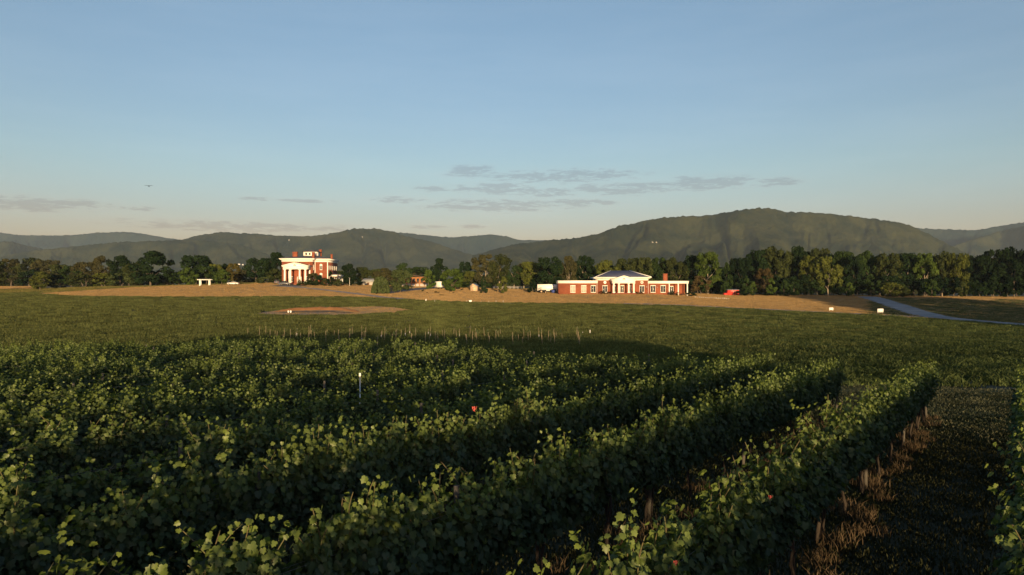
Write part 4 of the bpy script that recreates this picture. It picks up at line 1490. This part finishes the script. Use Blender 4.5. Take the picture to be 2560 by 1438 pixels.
MB().prism_y([(C0 - .15, 4.902), (C1 + .15, 4.902), (xm, 6.35)], PF - .05, -.62).build('pediment', M['white'], wn)
rk, pr = MB(), MB()
for a, b in (((C0 - .45, 4.903), (xm, 6.45)), ((xm, 6.45), (C1 + .45, 4.903))):
    rk.prism_y([a, b, (b[0], b[1] + .24), (a[0], a[1] + .24)], PF - .4, -.615)
    pr.prism_y([(a[0], a[1] + .245), (b[0], b[1] + .245), (b[0], b[1] + .31), (a[0], a[1] + .31)], PF - .35, -.617)
rk.build('raking_cornice', M['white'], wn)
pr.build('portico_roof', M['slate'], wn)
half_round(wn, xm, 5.1, .65, PF - .05)
for x in (C0 + .55, C0 + 2.5, C1 - 2.5, C1 - .55):
    column(wn, x, PF + .45, .05, 3.65, .33)
window(wn, xm - .75, .1, 1.5, 2.7, -.615, name='door', panes=2)
for x in (C0 + .7, C1 - 1.9):
    window(wn, x, .3, 1.2, 2.4, -.615)
for x in (-6.8, 7.4):
    ring_window(wn, x, 4.05, .55, -.605)
    window(wn, x - .95, .25, 1.9, 2.5, -.605)
for x, gl in ((-20.1, 'curtain'), (-15.9, 'curtain'), (-12.2, 'glass'), (10.8, 'glass'), (14.7, 'glass')):
    window(wn, x, .2, 1.95, 2.6, -.005, gl)
for x in (18.1, 21.6, 25.1):
    MB().box(x - .2, x + .2, .1, .5, -2.5, 3.6).build('porch_post', M['white'], wn)
window(wn, 19.2, .2, 1.6, 2.3, 4.995)
for x in (-9.8, 9.95):
    MB().cyl(x, -.12 if x < 0 else -.12, -.5, 3.6, .06, .06, 8).build('downpipe', M['white'], wn)
for x in (9.2, 13.3):
    MB().box(x - .12, x + .12, -.85 if x < 9.6 else -.22, -.61 if x < 9.6 else -.01, 2.0, 2.45).build('wall_lantern', M['chrome'], wn)
# shrubs and furniture along its front
for px, top, w, lab in [(1506, 728.5, 20, 'low dark shrub bed left of the winery portico'), (1523, 729.5, 14, 'small dark shrub by the left window of the winery portico block'), (1588, 729, 20, 'low dark shrub bed right of the winery portico'),
                        (1604, 730, 12, 'small dark shrub below the right window of the winery portico block'), (1684, 728.5, 24, 'dark shrub before the winery porch'), (1728, 731, 30, 'dark low shrub beyond the winery porch end')]:
    tree(px, top, w, 267.5, 'bush', 'dark', lab, 'shrubs along the winery front', name='bush', base=733.5)


def bench(p, rz, label):
    r = empty('bench', p, rz, label, 'bench', 'benches of the winery porch')
    for k in range(4):
        MB().box(-.8, .8, -.24 + .125 * k, -.14 + .125 * k, .42, .46).build('slat', M['door'], r)
    for k in range(3):
        MB().box(-.8, .8, .25, .29, .55 + .13 * k, .64 + .13 * k).build('slat', M['door'], r)
    for x in (-.7, .7):
        MB().box(x - .04, x + .04, -.24, -.18, 0, .419).build('leg', M['rubber'], r)
        MB().box(x - .04, x + .04, .17, .249, 0, .92).build('leg', M['rubber'], r)


bench(Vector((p.x + 20, 268.3, float(zf(p.x + 20, 268.3)))), 0, 'dark slatted bench on the left under the winery porch front')
bench(Vector((p.x + 23.2, 268.3, float(zf(p.x + 23.2, 268.3)))), 0, 'dark slatted bench on the right under the winery porch front')
# low stone edging right of the winery
we = empty('stone_edging', on_ground(1775, 262), 0, 'row of pale stones edging the lawn right of the winery', 'stone edging')
for k in range(17):
    q = on_ground(1738 + k * 5.2, 262)
    mb = MB()
    a = [(.45 * math.cos(i * 1.047 + .3) * random.uniform(.7, 1.1), .3 * math.sin(i * 1.047 + .3) * random.uniform(.7, 1.1)) for i in range(6)]
    mb.prism_z(a, -.2, random.uniform(.25, .5), .7)
    mb.build('stone', M['stone'], we, q - we.location)


# --- vehicles and sheds
def car(p, rz, body, label, name, kind='sedan', L=4.6, Wd=1.8):
    r = empty(name, p, rz, label, 'pickup' if kind == 'pickup' else 'car')
    if kind == 'sedan':
        side = [(-2.3, .35), (2.25, .35), (2.3, .7), (2.15, .9), (1.3, .98), (-1.6, 1.0), (-2.25, .95), (-2.3, .6)]
        cab = [(-1.75, 1.0), (1.15, .985), (.45, 1.42), (-1.05, 1.45)]
    elif kind == 'pickup':
        side = [(-2.7, .5), (2.65, .5), (2.7, .95), (2.55, 1.12), (1.5, 1.18), (-.5, 1.2), (-2.7, 1.15)]
        cab = [(-.75, 1.2), (1.45, 1.185), (.8, 1.8), (-.55, 1.84)]
    else:
        side = [(-2.4, .45), (2.35, .45), (2.4, .85), (2.25, 1.0), (1.35, 1.08), (-2.35, 1.1), (-2.4, .7)]
        cab = [(-2.2, 1.1), (1.3, 1.085), (.55, 1.66), (-1.95, 1.7)]
    w = Wd / 2
    MB().prism_y(side, -w, w).build('body', M[body], r)
    b = MB()
    n = len(cab)
    b.add([(x, -w + (.06 if z < 1.3 else .2), z + .002) for x, z in cab] + [(x, w - (.06 if z < 1.3 else .2), z + .002) for x, z in cab],
          [(0, 1, 2, 3), (7, 6, 5, 4)] + [(i, i + n, (i + 1) % n + n, (i + 1) % n) for i in range(n)])
    b.build('cabin', M['glass'], r)
    zt = max(z for _, z in cab)
    xs_ = [x for x, z in cab if z > 1.3]
    MB().box(min(xs_) - .05, max(xs_) + .05, -w + .18, w - .18, zt + .004, zt + .06).build('roof', M[body], r)
    for sx in (-1, 1):
        for sy in (-1, 1):
            mb = MB().cyl(0, 0, -.11, .11, .34, .34, 14)
            o = mb.build('wheel', M['rubber'], r, (sx * L * .31, sy * (w - .08), .34), (math.pi / 2, 0, 0))
            MB().cyl(0, 0, -.12, .12, .2, .2, 10).build('rim', M['chrome'], o)
    e = max(x for x, _ in side)
    for sy in (-1, 1):
        MB().box(e - .06, e + .02, sy * w * .72 - .18, sy * w * .72 + .18, .66, .8).build('headlight', M['white_sheet'], r)
        MB().box(-e - .02, -e + .06, sy * w * .75 - .14, sy * w * .75 + .14, .72, .86).build('tail_light', M['red_paint'], r)
    return r


car(on_ground(583, 297), math.radians(178), 'car_white', 'white car parked on the dry lawn between the pergola and the mansion', 'parked_car')
q = on_ground(712, 289)
car(q, math.radians(172), 'car_grey', 'grey pickup parked beside the mansion portico', 'pickup_truck', 'pickup', 5.4, 1.95)
car(on_ground(693, 300), math.radians(100), 'car_grey', 'dark sport utility vehicle half hidden behind the grey pickup', 'parked_car', 'suv', 4.8, 1.9)


def box_trailer(p, rz, Lx, Wy, H, label, name, mat='white_sheet', ribs=0, clear=.7):
    r = empty(name, p, rz, label, 'trailer')
    MB().box(-Lx / 2, Lx / 2, -Wy / 2, Wy / 2, clear, H).build('box_body', M[mat], r)
    rb = MB()
    for k in range(ribs):
        x = -Lx / 2 + Lx * (k + .5) / ribs
        rb.box(x - .04, x + .04, -Wy / 2 - .05, -Wy / 2 - .001, clear + .05, H - .05)
    if ribs:
        rb.build('rib', M['grey_metal'], r)['kind'] = 'stuff'
    MB().box(-Lx / 2 - .03, Lx / 2 + .03, -Wy / 2 - .03, Wy / 2 + .03, H + .001, H + .09).build('roof', M['white_sheet'], r)
    MB().box(-Lx / 2 + .1, Lx / 2 - .1, -Wy / 2 + .2, Wy / 2 - .2, clear - .18, clear - .001).build('chassis', M['rubber'], r)
    for sx in (-.18, .18):
        for sy in (-1, 1):
            o = MB().cyl(0, 0, -.12, .12, .36, .36, 12).build('wheel', M['rubber'], r, (sx * Lx, sy * (Wy / 2 - .14), .36), (math.pi / 2, 0, 0))
    MB().box(Lx / 2 + .002, Lx / 2 + .03, -Wy / 2 + .15, Wy / 2 - .15, clear + .1, H - .15).build('door', M['white_sheet'], r)
    return r


box_trailer(on_ground(1097, 292), math.radians(-38), 3.4, 2.2, 3.0, 'white box trailer with ribbed side between two light green trees', 'box_trailer', ribs=9)
box_trailer(on_ground(1370, 286), math.radians(-4), 8.6, 2.5, 3.3, 'long white box trailer left of the winery', 'box_trailer', ribs=0)
# blue bin
bb = empty('waste_bin', on_ground(1384, 281), 0, 'blue waste bin in front of the long white trailer', 'bin')
MB().frustum((-.75, .75, -.6, .6), .15, (-.85, .85, -.75, .7), 1.35).build('bin_body', M['blue_paint'], bb)
MB().frustum((-.88, .88, -.78, .72), 1.352, (-.85, .85, -.2, .7), 1.6).build('lid', M['rubber'], bb)
for x in (-.6, .6):
    MB().cyl(x, -.4, 0, .149, .1, .1, 8).build('wheel', M['rubber'], bb)
# dark tractor before the trailer
tr = empty('tractor', on_ground(1356, 281), math.radians(10), 'dark tractor parked in front of the long white trailer', 'tractor')
MB().box(-.3, 1.5, -.38, .38, .75, 1.35).box(-.9, -.3, -.45, .45, .6, 1.1).build('body', M['rubber'], tr)
MB().box(-1.0, -.2, -.6, .6, 2.2, 2.32).box(-.98, -.9, -.58, -.5, 1.1, 2.199).box(-.98, -.9, .5, .58, 1.1, 2.199).box(-.3, -.22, -.58, -.5, 1.1, 2.199).box(-.3, -.22, .5, .58, 1.1, 2.199).build('cab', M['grey_metal'], tr)
MB().box(-.75, -.35, -.25, .25, 1.101, 1.25).build('seat', M['rubber'], tr)
MB().cyl(1.0, 0, 1.351, 2.0, .05, .05, 8).build('exhaust', M['grey_metal'], tr)
for x, y, rr in ((-.6, -.7, .72), (-.6, .7, .72), (1.2, -.6, .45), (1.2, .6, .45)):
    o = MB().cyl(0, 0, -.18, .18, rr, rr, 16).build('wheel', M['rubber'], tr, (x, y, rr), (math.pi / 2, 0, 0))
    MB().cyl(0, 0, -.19, .19, rr * .5, rr * .5, 10).build('rim', M['peach'], o)
# small gabled shed
sh = empty('garden_shed', on_ground(1186, 288), math.radians(-20), 'small peach coloured gabled shed left of the dark spruce', 'shed')
MB().box(-1.35, 1.35, -1.4, 1.4, -.4, 2.1).prism_y([(-1.35, 2.101), (1.35, 2.101), (0, 3.0)], -1.39, 1.39).build('wall', M['peach'], sh)
rf = MB()
for a, b in (((-1.6, 2.0), (0, 3.08)), ((0, 3.08), (1.6, 2.0))):
    rf.prism_y([a, b, (b[0], b[1] + .1), (a[0], a[1] + .1)], -1.6, 1.6)
rf.build('roof', M['grey_metal'], sh)
MB().box(-.5, .5, -1.46, -1.401, 0, 1.85).build('door', M['peach'], sh)
MB().box(-.56, -.501, -1.47, -1.402, 0, 1.9).box(.501, .56, -1.47, -1.402, 0, 1.9).box(-.56, .56, -1.47, -1.402, 1.86, 1.95).build('door_frame', M['white'], sh)
# brown lodge with orange porch
lg = empty('lodge', on_ground(1040, 312), math.radians(-8), 'brown lodge with orange timber porch between the willow and the conical tree', 'lodge')
MB().box(-7, 4.2, 0, 8, -1, 1.3).build('base_wall', M['concrete'], lg)
MB().box(-7, 4.2, .6, 7.9, 1.302, 4.2).build('wall', M['orange_timber'], lg)
MB().add([(-9, -1.2, 5.6), (4.9, -1.2, 4.1), (4.9, 8.6, 4.1), (-9, 8.6, 5.6), (-9, -1.2, 5.8), (4.9, -1.2, 4.3), (4.9, 8.6, 4.3), (-9, 8.6, 5.8)],
         [(0, 3, 2, 1), (4, 5, 6, 7), (0, 1, 5, 4), (1, 2, 6, 5), (2, 3, 7, 6), (3, 0, 4, 7)]).build('roof', M['door'], lg)
for x in (-3.4, -1.6, .2, 2.0):
    MB().box(x, x + 1.1, .5, .598, 1.6, 3.6).build('window', M['glass'], lg)
for x in (-6.8, -4.0, -1.95, -.1, 1.7, 3.9):
    MB().box(x - .14, x + .14, -.6, -.3, -1, 4.15).build('porch_post', M['orange_timber'], lg)
MB().box(-7, 4.2, -.6, -.45, 1.9, 2.05).build('rail', M['orange_timber'], lg)
# red shed
rs = empty('red_shed', on_ground(1834, 303), math.radians(4), 'bright red shed with grey roof at the foot of the wood', 'shed')
MB().box(-2.4, 2.4, 0, 3, -.6, 2.35).build('wall', M['red_paint'], rs)
MB().add([(-2.7, -.3, 2.36), (2.7, -.3, 2.36), (2.7, 3.3, 2.75), (-2.7, 3.3, 2.75), (-2.7, -.3, 2.46), (2.7, -.3, 2.46), (2.7, 3.3, 2.85), (-2.7, 3.3, 2.85)],
         [(0, 3, 2, 1), (4, 5, 6, 7), (0, 1, 5, 4), (1, 2, 6, 5), (2, 3, 7, 6), (3, 0, 4, 7)]).build('roof', M['grey_metal'], rs)
MB().box(-3.9, -2.401, .4, 2.6, -.6, 1.1).build('lean_to', M['red_paint'], rs)
MB().box(-1.2, 1.2, -.08, -.001, -.3, 1.9).build('door', M['red_paint'], rs)
MB().box(-1.3, 1.3, -.12, -.081, 1.91, 2.02).box(-.04, .04, -.12, -.081, -.3, 1.9).build('door_frame', M['white'], rs)
# pergola
pg = empty('pergola', on_ground(514, 297), math.radians(14), 'white open pergola with four posts on the dry lawn', 'pergola')
for x, y in ((-2.1, -1.1), (1.5, -1.1), (-2.1, 1.6), (1.5, 1.6)):
    MB().box(x - .19, x + .19, y - .19, y + .19, -.4, 2.35).box(x - .27, x + .27, y - .27, y + .27, -.4, .12).build('post', M['white'], pg)
for y in (-1.1, 1.6):
    MB().box(-3.2, 2.5, y - .09, y + .09, 2.351, 2.6).build('beam', M['white'], pg)
for k in range(9):
    MB().box(-3.0 + k * .66, -2.92 + k * .66, -1.7, 2.2, 2.602, 2.78).build('rafter', M['white'], pg)
# lamp post
lp = empty('lamp_post', on_ground(874, 297), 0, 'thin white lamp post right of the mansion', 'lamp post')
MB().cyl(0, 0, -.3, 3.2, .07, .05, 8).build('pole', M['white'], lp)
MB().cyl(0, 0, 3.2, 3.5, .14, .2, 8).cyl(0, 0, 3.5, 3.62, .22, .03, 8).build('lantern', M['chrome'], lp)
# white sign boards by the road
for (px, py, w, h, lab) in ((2078, 778, 1.15, .72, 'small white sign board on the dry lawn, left of the larger one'), (2201, 784.5, 1.55, 1.05, 'larger white sign board on two legs beside the gravel road')):
    q = hit(px, py)
    sg = empty('sign_board', q, math.radians(-3), lab, 'sign', 'white sign boards by the road')
    MB().box(-w / 2, w / 2, -.04, .04, .28, .28 + h).build('panel', M['white'], sg)
    for x in (-w * .38, w * .38):
        MB().box(x - .05, x + .05, .042, .13, -.4, .28 + h * .9).build('leg', M['white'], sg)
# markers along the lawn edge
for px, h, w, lab in ((1065, .85, .3, 'white marker post on the lawn edge, apart at the left'),):
    q = hit(px, 755)
    MBo = MB().prism_z([(-.15, -.1), (.15, -.1), (.15, .1), (-.15, .1)], -.3, h, .8).cyl(0, 0, h, h + .08, .1, .02, 8).build('marker_post', M['white'], None, q)
    tag(MBo, lab, 'marker')
q = hit(1176, 756.5)
u = empty('utility_box', q, 0, 'white utility box on the lawn edge among thin stakes', 'utility box')
MB().box(-.42, .42, -.3, .3, -.2, .62).build('cabinet', M['white_sheet'], u)
MB().box(-.46, .46, -.34, .34, .621, .7).build('lid', M['white_sheet'], u)
for px in (1087, 1167, 1185, 1203, 1222, 1240, 1258):
    o = MB().cyl(0, 0, -.3, random.uniform(.5, .8), .04, .03, 6).build('stake', M['white'], None, hit(px, 757))
    tag(o, 'thin pale stake on the lawn edge near the white utility box', 'stake', 'thin stakes on the lawn edge')
for px, lab in ((722, 'white bucket in the bare earth basin, left of two'), (728, 'white bucket in the bare earth basin, right of two')):
    q = hit(px, 784.5)
    bk = empty('bucket', q + Vector((0, -.3, .2)), 0, lab, 'bucket', 'white buckets in the earth basin')
    MB().cyl(0, 0, 0, .45, .13, .18, 12).build('pail', M['white_sheet'], bk)
    MB().cyl(0, 0, .451, .49, .19, .19, 12).build('lid', M['white_sheet'], bk)
# mulch beds with dead shrubs on the dry lawn
for i, (px, py, w, lab) in enumerate([(1057, 729, 1.1, 'small brown shrub, leftmost on the dry lawn below the conical tree'), (1068, 734, 1.3, 'flat brown shrub in front of the leftmost small one'), (1092, 733, 2.0, 'largest brown shrub on the dry lawn'),
                                (1104, 739, 1.8, 'flat brown shrub nearest the green field'), (1127, 729, 1.0, 'small dark shrub under the round maple'), (1133, 733, 1.0, 'small brown shrub in front of the round maple'), (1155, 726, 1.3, 'dark shrub right of the round maple'),
                                (1180, 726, 1.9, 'flat dark shrub in front of the gabled shed'), (1252, 725, 1.6, 'dark shrub ring left of the small yellow tree'), (1266, 725, 1.6, 'dark shrub ring right of the small yellow tree')]):
    q = hit(px, py)
    r = empty('bush', q, i, lab, 'bush', 'low brown shrubs on the dry lawn')
    r.scale = (w, w, .75 if i in (0, 2, 4, 6) else .4)
    c = link('crown', CROWNS['bush'][i % 3], r)
    c.color = (*COLR['rust' if i in (1, 2, 3, 5) else 'deep'], 1)
    c['kind'] = 'stuff'
# pale fence behind the small yellow tree
fp = on_ground(1235, 322)
fe = empty('fence', fp, 0, 'pale post and rail fence behind the small yellow tree', 'fence')
for k in range(8):
    q = on_ground(1235 + 10 * k, 322) - fp
    MB().box(-.09, .09, -.09, .09, -.4, 1.5).build('post', M['concrete'], fe, q)
    if k < 7:
        for z in (.7, 1.2):
            MB().box(.1, 1.74, -.04, .04, z, z + .16).build('rail', M['concrete'], fe, q)
# house roof low between the mansion and the willow
bh = empty('outbuilding', on_ground(921, 330), 0, 'low grey roofed outbuilding half hidden right of the mansion', 'outbuilding')
MB().box(-3, 3.4, 0, 5, -1, 1.6).build('wall', M['concrete'], bh)
MB().frustum((-3.5, 3.9, -.5, 5.5), 1.602, (-2.6, 3, 2, 3), 3.2).build('roof', M['grey_metal'], bh)
MB().box(-.6, .4, -.06, -.002, -.2, 1.3).build('door', M['door'], bh)
# far white houses on the mountain slopes
for px, py, s_, lab in ((724, 602, 16, 'white house high on the slope left of centre'), (905, 594, 13, 'white house near the ridge above the mansion right side'), (1632, 606, 12, 'left white house on the big mountain slope'),
                        (1642, 606, 12, 'right white house on the big mountain slope')):
    q = on_slope(px, py)
    if q is None:
        continue
    s_ *= .62
    h = empty('hillside_house', q, 0, lab, 'house', 'white houses on the far slopes')
    MB().box(-s_ / 2, s_ / 2, -3, 4, -6, 3.2).build('wall', M['concrete'], h)
    MB().prism_y([(-s_ / 2 - .5, 3.201), (s_ / 2 + .5, 3.201), (0, 5.5)], -3.5, 4.5).build('roof', M['grey_metal'], h)
    for x in (-s_ * .28, s_ * .2):
        MB().box(x, x + 1.2, -3.1, -3.002, .8, 2.4).build('window', M['glass'], h)
for px, w, lab in ((597, 22, 'long white roofed barn at the foot of the mountain, left of two'), (607, 14, 'smaller white barn at the foot of the mountain, right of two')):
    q = on_slope(px, 662)
    if q is None:
        continue
    h = empty('barn', q, 0, lab, 'barn', 'white barns in the valley')
    zz = -6
    MB().box(-w * .3, w * .3, 0, 8, zz, 3).build('wall', M['white'], h)
    MB().frustum((-w * .32, w * .32, -.5, 8.5), 3.001, (-w * .3, w * .3, 3.5, 4.5), 6).build('roof', M['white_sheet'], h)

# --- young vineyard beyond the old vines: pale stakes, a few with white grow tubes
TUBES = {(764, 848), (866, 848), (966, 846), (1244, 834), (1776, 840)}
M['stake_wood'] = material('pale_stake_wood', (.26, .21, .14), (.19, .15, .10), .85, 8, 4)
STK = [MB().cyl(0, 0, -.3, h, .026, .020, 6).mesh('stake', M['stake_wood'], True) for h in (1.05, 1.3, 1.55)]
TUB = MB().cyl(0, 0, 0, .6, .055, .055, 9).mesh('grow_tube', M['concrete'], True)
SHT = leaves_mesh('shoot', FAR_FR[0], np.nonzero((np.abs(FAR_FR[0]['p'][:, 0]) < .18) & (FAR_FR[0]['p'][:, 2] < 1.5))[0][:26], False, .9)
k = 0
for row in range(6):
    y0 = 836 + row * 4.6
    n = 17 + row
    for i in range(n):
        px = 610 + row * 18 + (890 - row * 20) * (i + random.uniform(-.28, .28)) / n
        py = y0 + (px - 690) * .013 + random.uniform(-1, 1)
        if py < 838 + (px - 690) * .002 or random.random() < .12:
            continue
        q = hit(px, py, 60, 180)
        tube_ = random.random() < .10
        r = empty('young_vine', q, random.uniform(0, 6), 'white grow tube on a stake in the young vine rows beyond the old vines' if tube_ else 'thin pale stake with a young vine beyond the old vine rows', 'young vine', 'young vines with grow tubes' if tube_ else 'young vines on bare stakes')
        r.rotation_euler = (random.gauss(0, .05), random.gauss(0, .05), random.uniform(0, 6))
        link('stake', STK[k % 3], r)
        if tube_:
            link('grow_tube', TUB, r)
        elif random.random() < .5:
            link('foliage', SHT, r)['kind'] = 'stuff'
        k += 1
# fallen stakes / white irrigation hoop
q = hit(1466, 838, 60, 180)
hp = empty('irrigation_hoop', q, .2, 'small white pipe frame standing at the right end of the young vines', 'pipe frame')
for x in (-.55, .55):
    MB().cyl(x, 0, -.2, .75 if x > 0 else .45, .05, .05, 8).build('upright', M['white'], hp)
MB().tube([(-.55, 0, .05), (.55, 0, .05)], [.05, .05], 8).build('crossbar', M['white'], hp)

# --- marks in the old vines
def ribbon_flag(px, py, Y, label, size):
    q = pos(px, py, Y)
    r = empty('ribbon', q, random.uniform(-.4, .4), label, 'ribbon', 'red ribbons tied in the vines')
    mb = MB()
    vs, fs = [], []
    for i in range(6):
        x = .03 * math.sin(i * 1.3)
        vs += [(x - .035, .02 * math.cos(i), -.035 * i), (x + .04, .02 * math.cos(i + .6), -.035 * i - .01)]
    for i in range(5):
        fs.append((2 * i, 2 * i + 1, 2 * i + 3, 2 * i + 2))
    vs += [(-.1, .02, .02), (-.09, .03, -.11), (.1, -.01, .03), (.08, .02, -.1)]
    fs += [(0, 12, 13, 2), (1, 3, 15, 14)]
    r.scale = (size,) * 3
    mb.add(vs, fs).build('tail', M['pink_flag'], r)
    MB().box(-.03, .03, -.03, .03, -.03, .03).build('knot', M['pink_flag'], r)


ribbon_flag(1186, 1018, 14.2, 'red ribbon on the third vine row, largest of the ribbons', .5)
ribbon_flag(1926, 1240, 8.2, 'small red ribbon on the vine row beside the bare alley', .22)
ribbon_flag(1690, 1403, 6.3, 'red ribbon low in the nearest vines at the bottom', .22)
wp = empty('metal_stake', on_ground(900, 21.5), 0, 'shiny thin metal stake rising above the vines left of centre', 'metal stake')
MB().cyl(0, 0, -.3, 2.1, .018, .016, 8).build('rod', M['chrome'], wp)
MB().cyl(0, 0, 2.101, 2.2, .035, .03, 8).build('cap', M['white'], wp)
# bird gliding in the sky
bd = MB()
Wg = [(-1.0, .10, .10), (-.72, .22, .17), (-.38, .24, .16), (-.12, .26, .06), (.12, .26, .06), (.38, .24, .16), (.72, .22, .17), (1.0, .10, .10)]
vs = []
for x, c, z in Wg:
    vs += [(x, -c * .6, z), (x, c * .8, z - .02), (x, .05, z + .035)]
fs = []
for i in range(7):
    a, b = i * 3, i * 3 + 3
    fs += [(a, a + 2, b + 2, b), (a + 2, a + 1, b + 1, b + 2), (a + 1, a, b, b + 1)]
fs += [(0, 1, 2), (21, 23, 22)]
bd.add(vs, fs)
bd.tube([(0, -.48, .03), (0, -.36, .05), (0, -.2, .03), (0, .1, .02), (0, .35, .03), (0, .6, .03)], [.02, .07, .13, .15, .09, .03], 8)
bd.add([(0, .4, .03), (-.2, .78, .03), (.2, .78, .03), (0, .5, .06)], [(0, 1, 3), (0, 3, 2), (1, 2, 3)])
M['feather'] = material('dark_feathers', (.022, .020, .018), None, .9, 10)
o = bd.build('bird', M['feather'], None, pos(372, 465.5, 185), (0, 0, .25), True)
tag(o, 'dark bird gliding with spread wings in the sky above the left hills', 'bird')
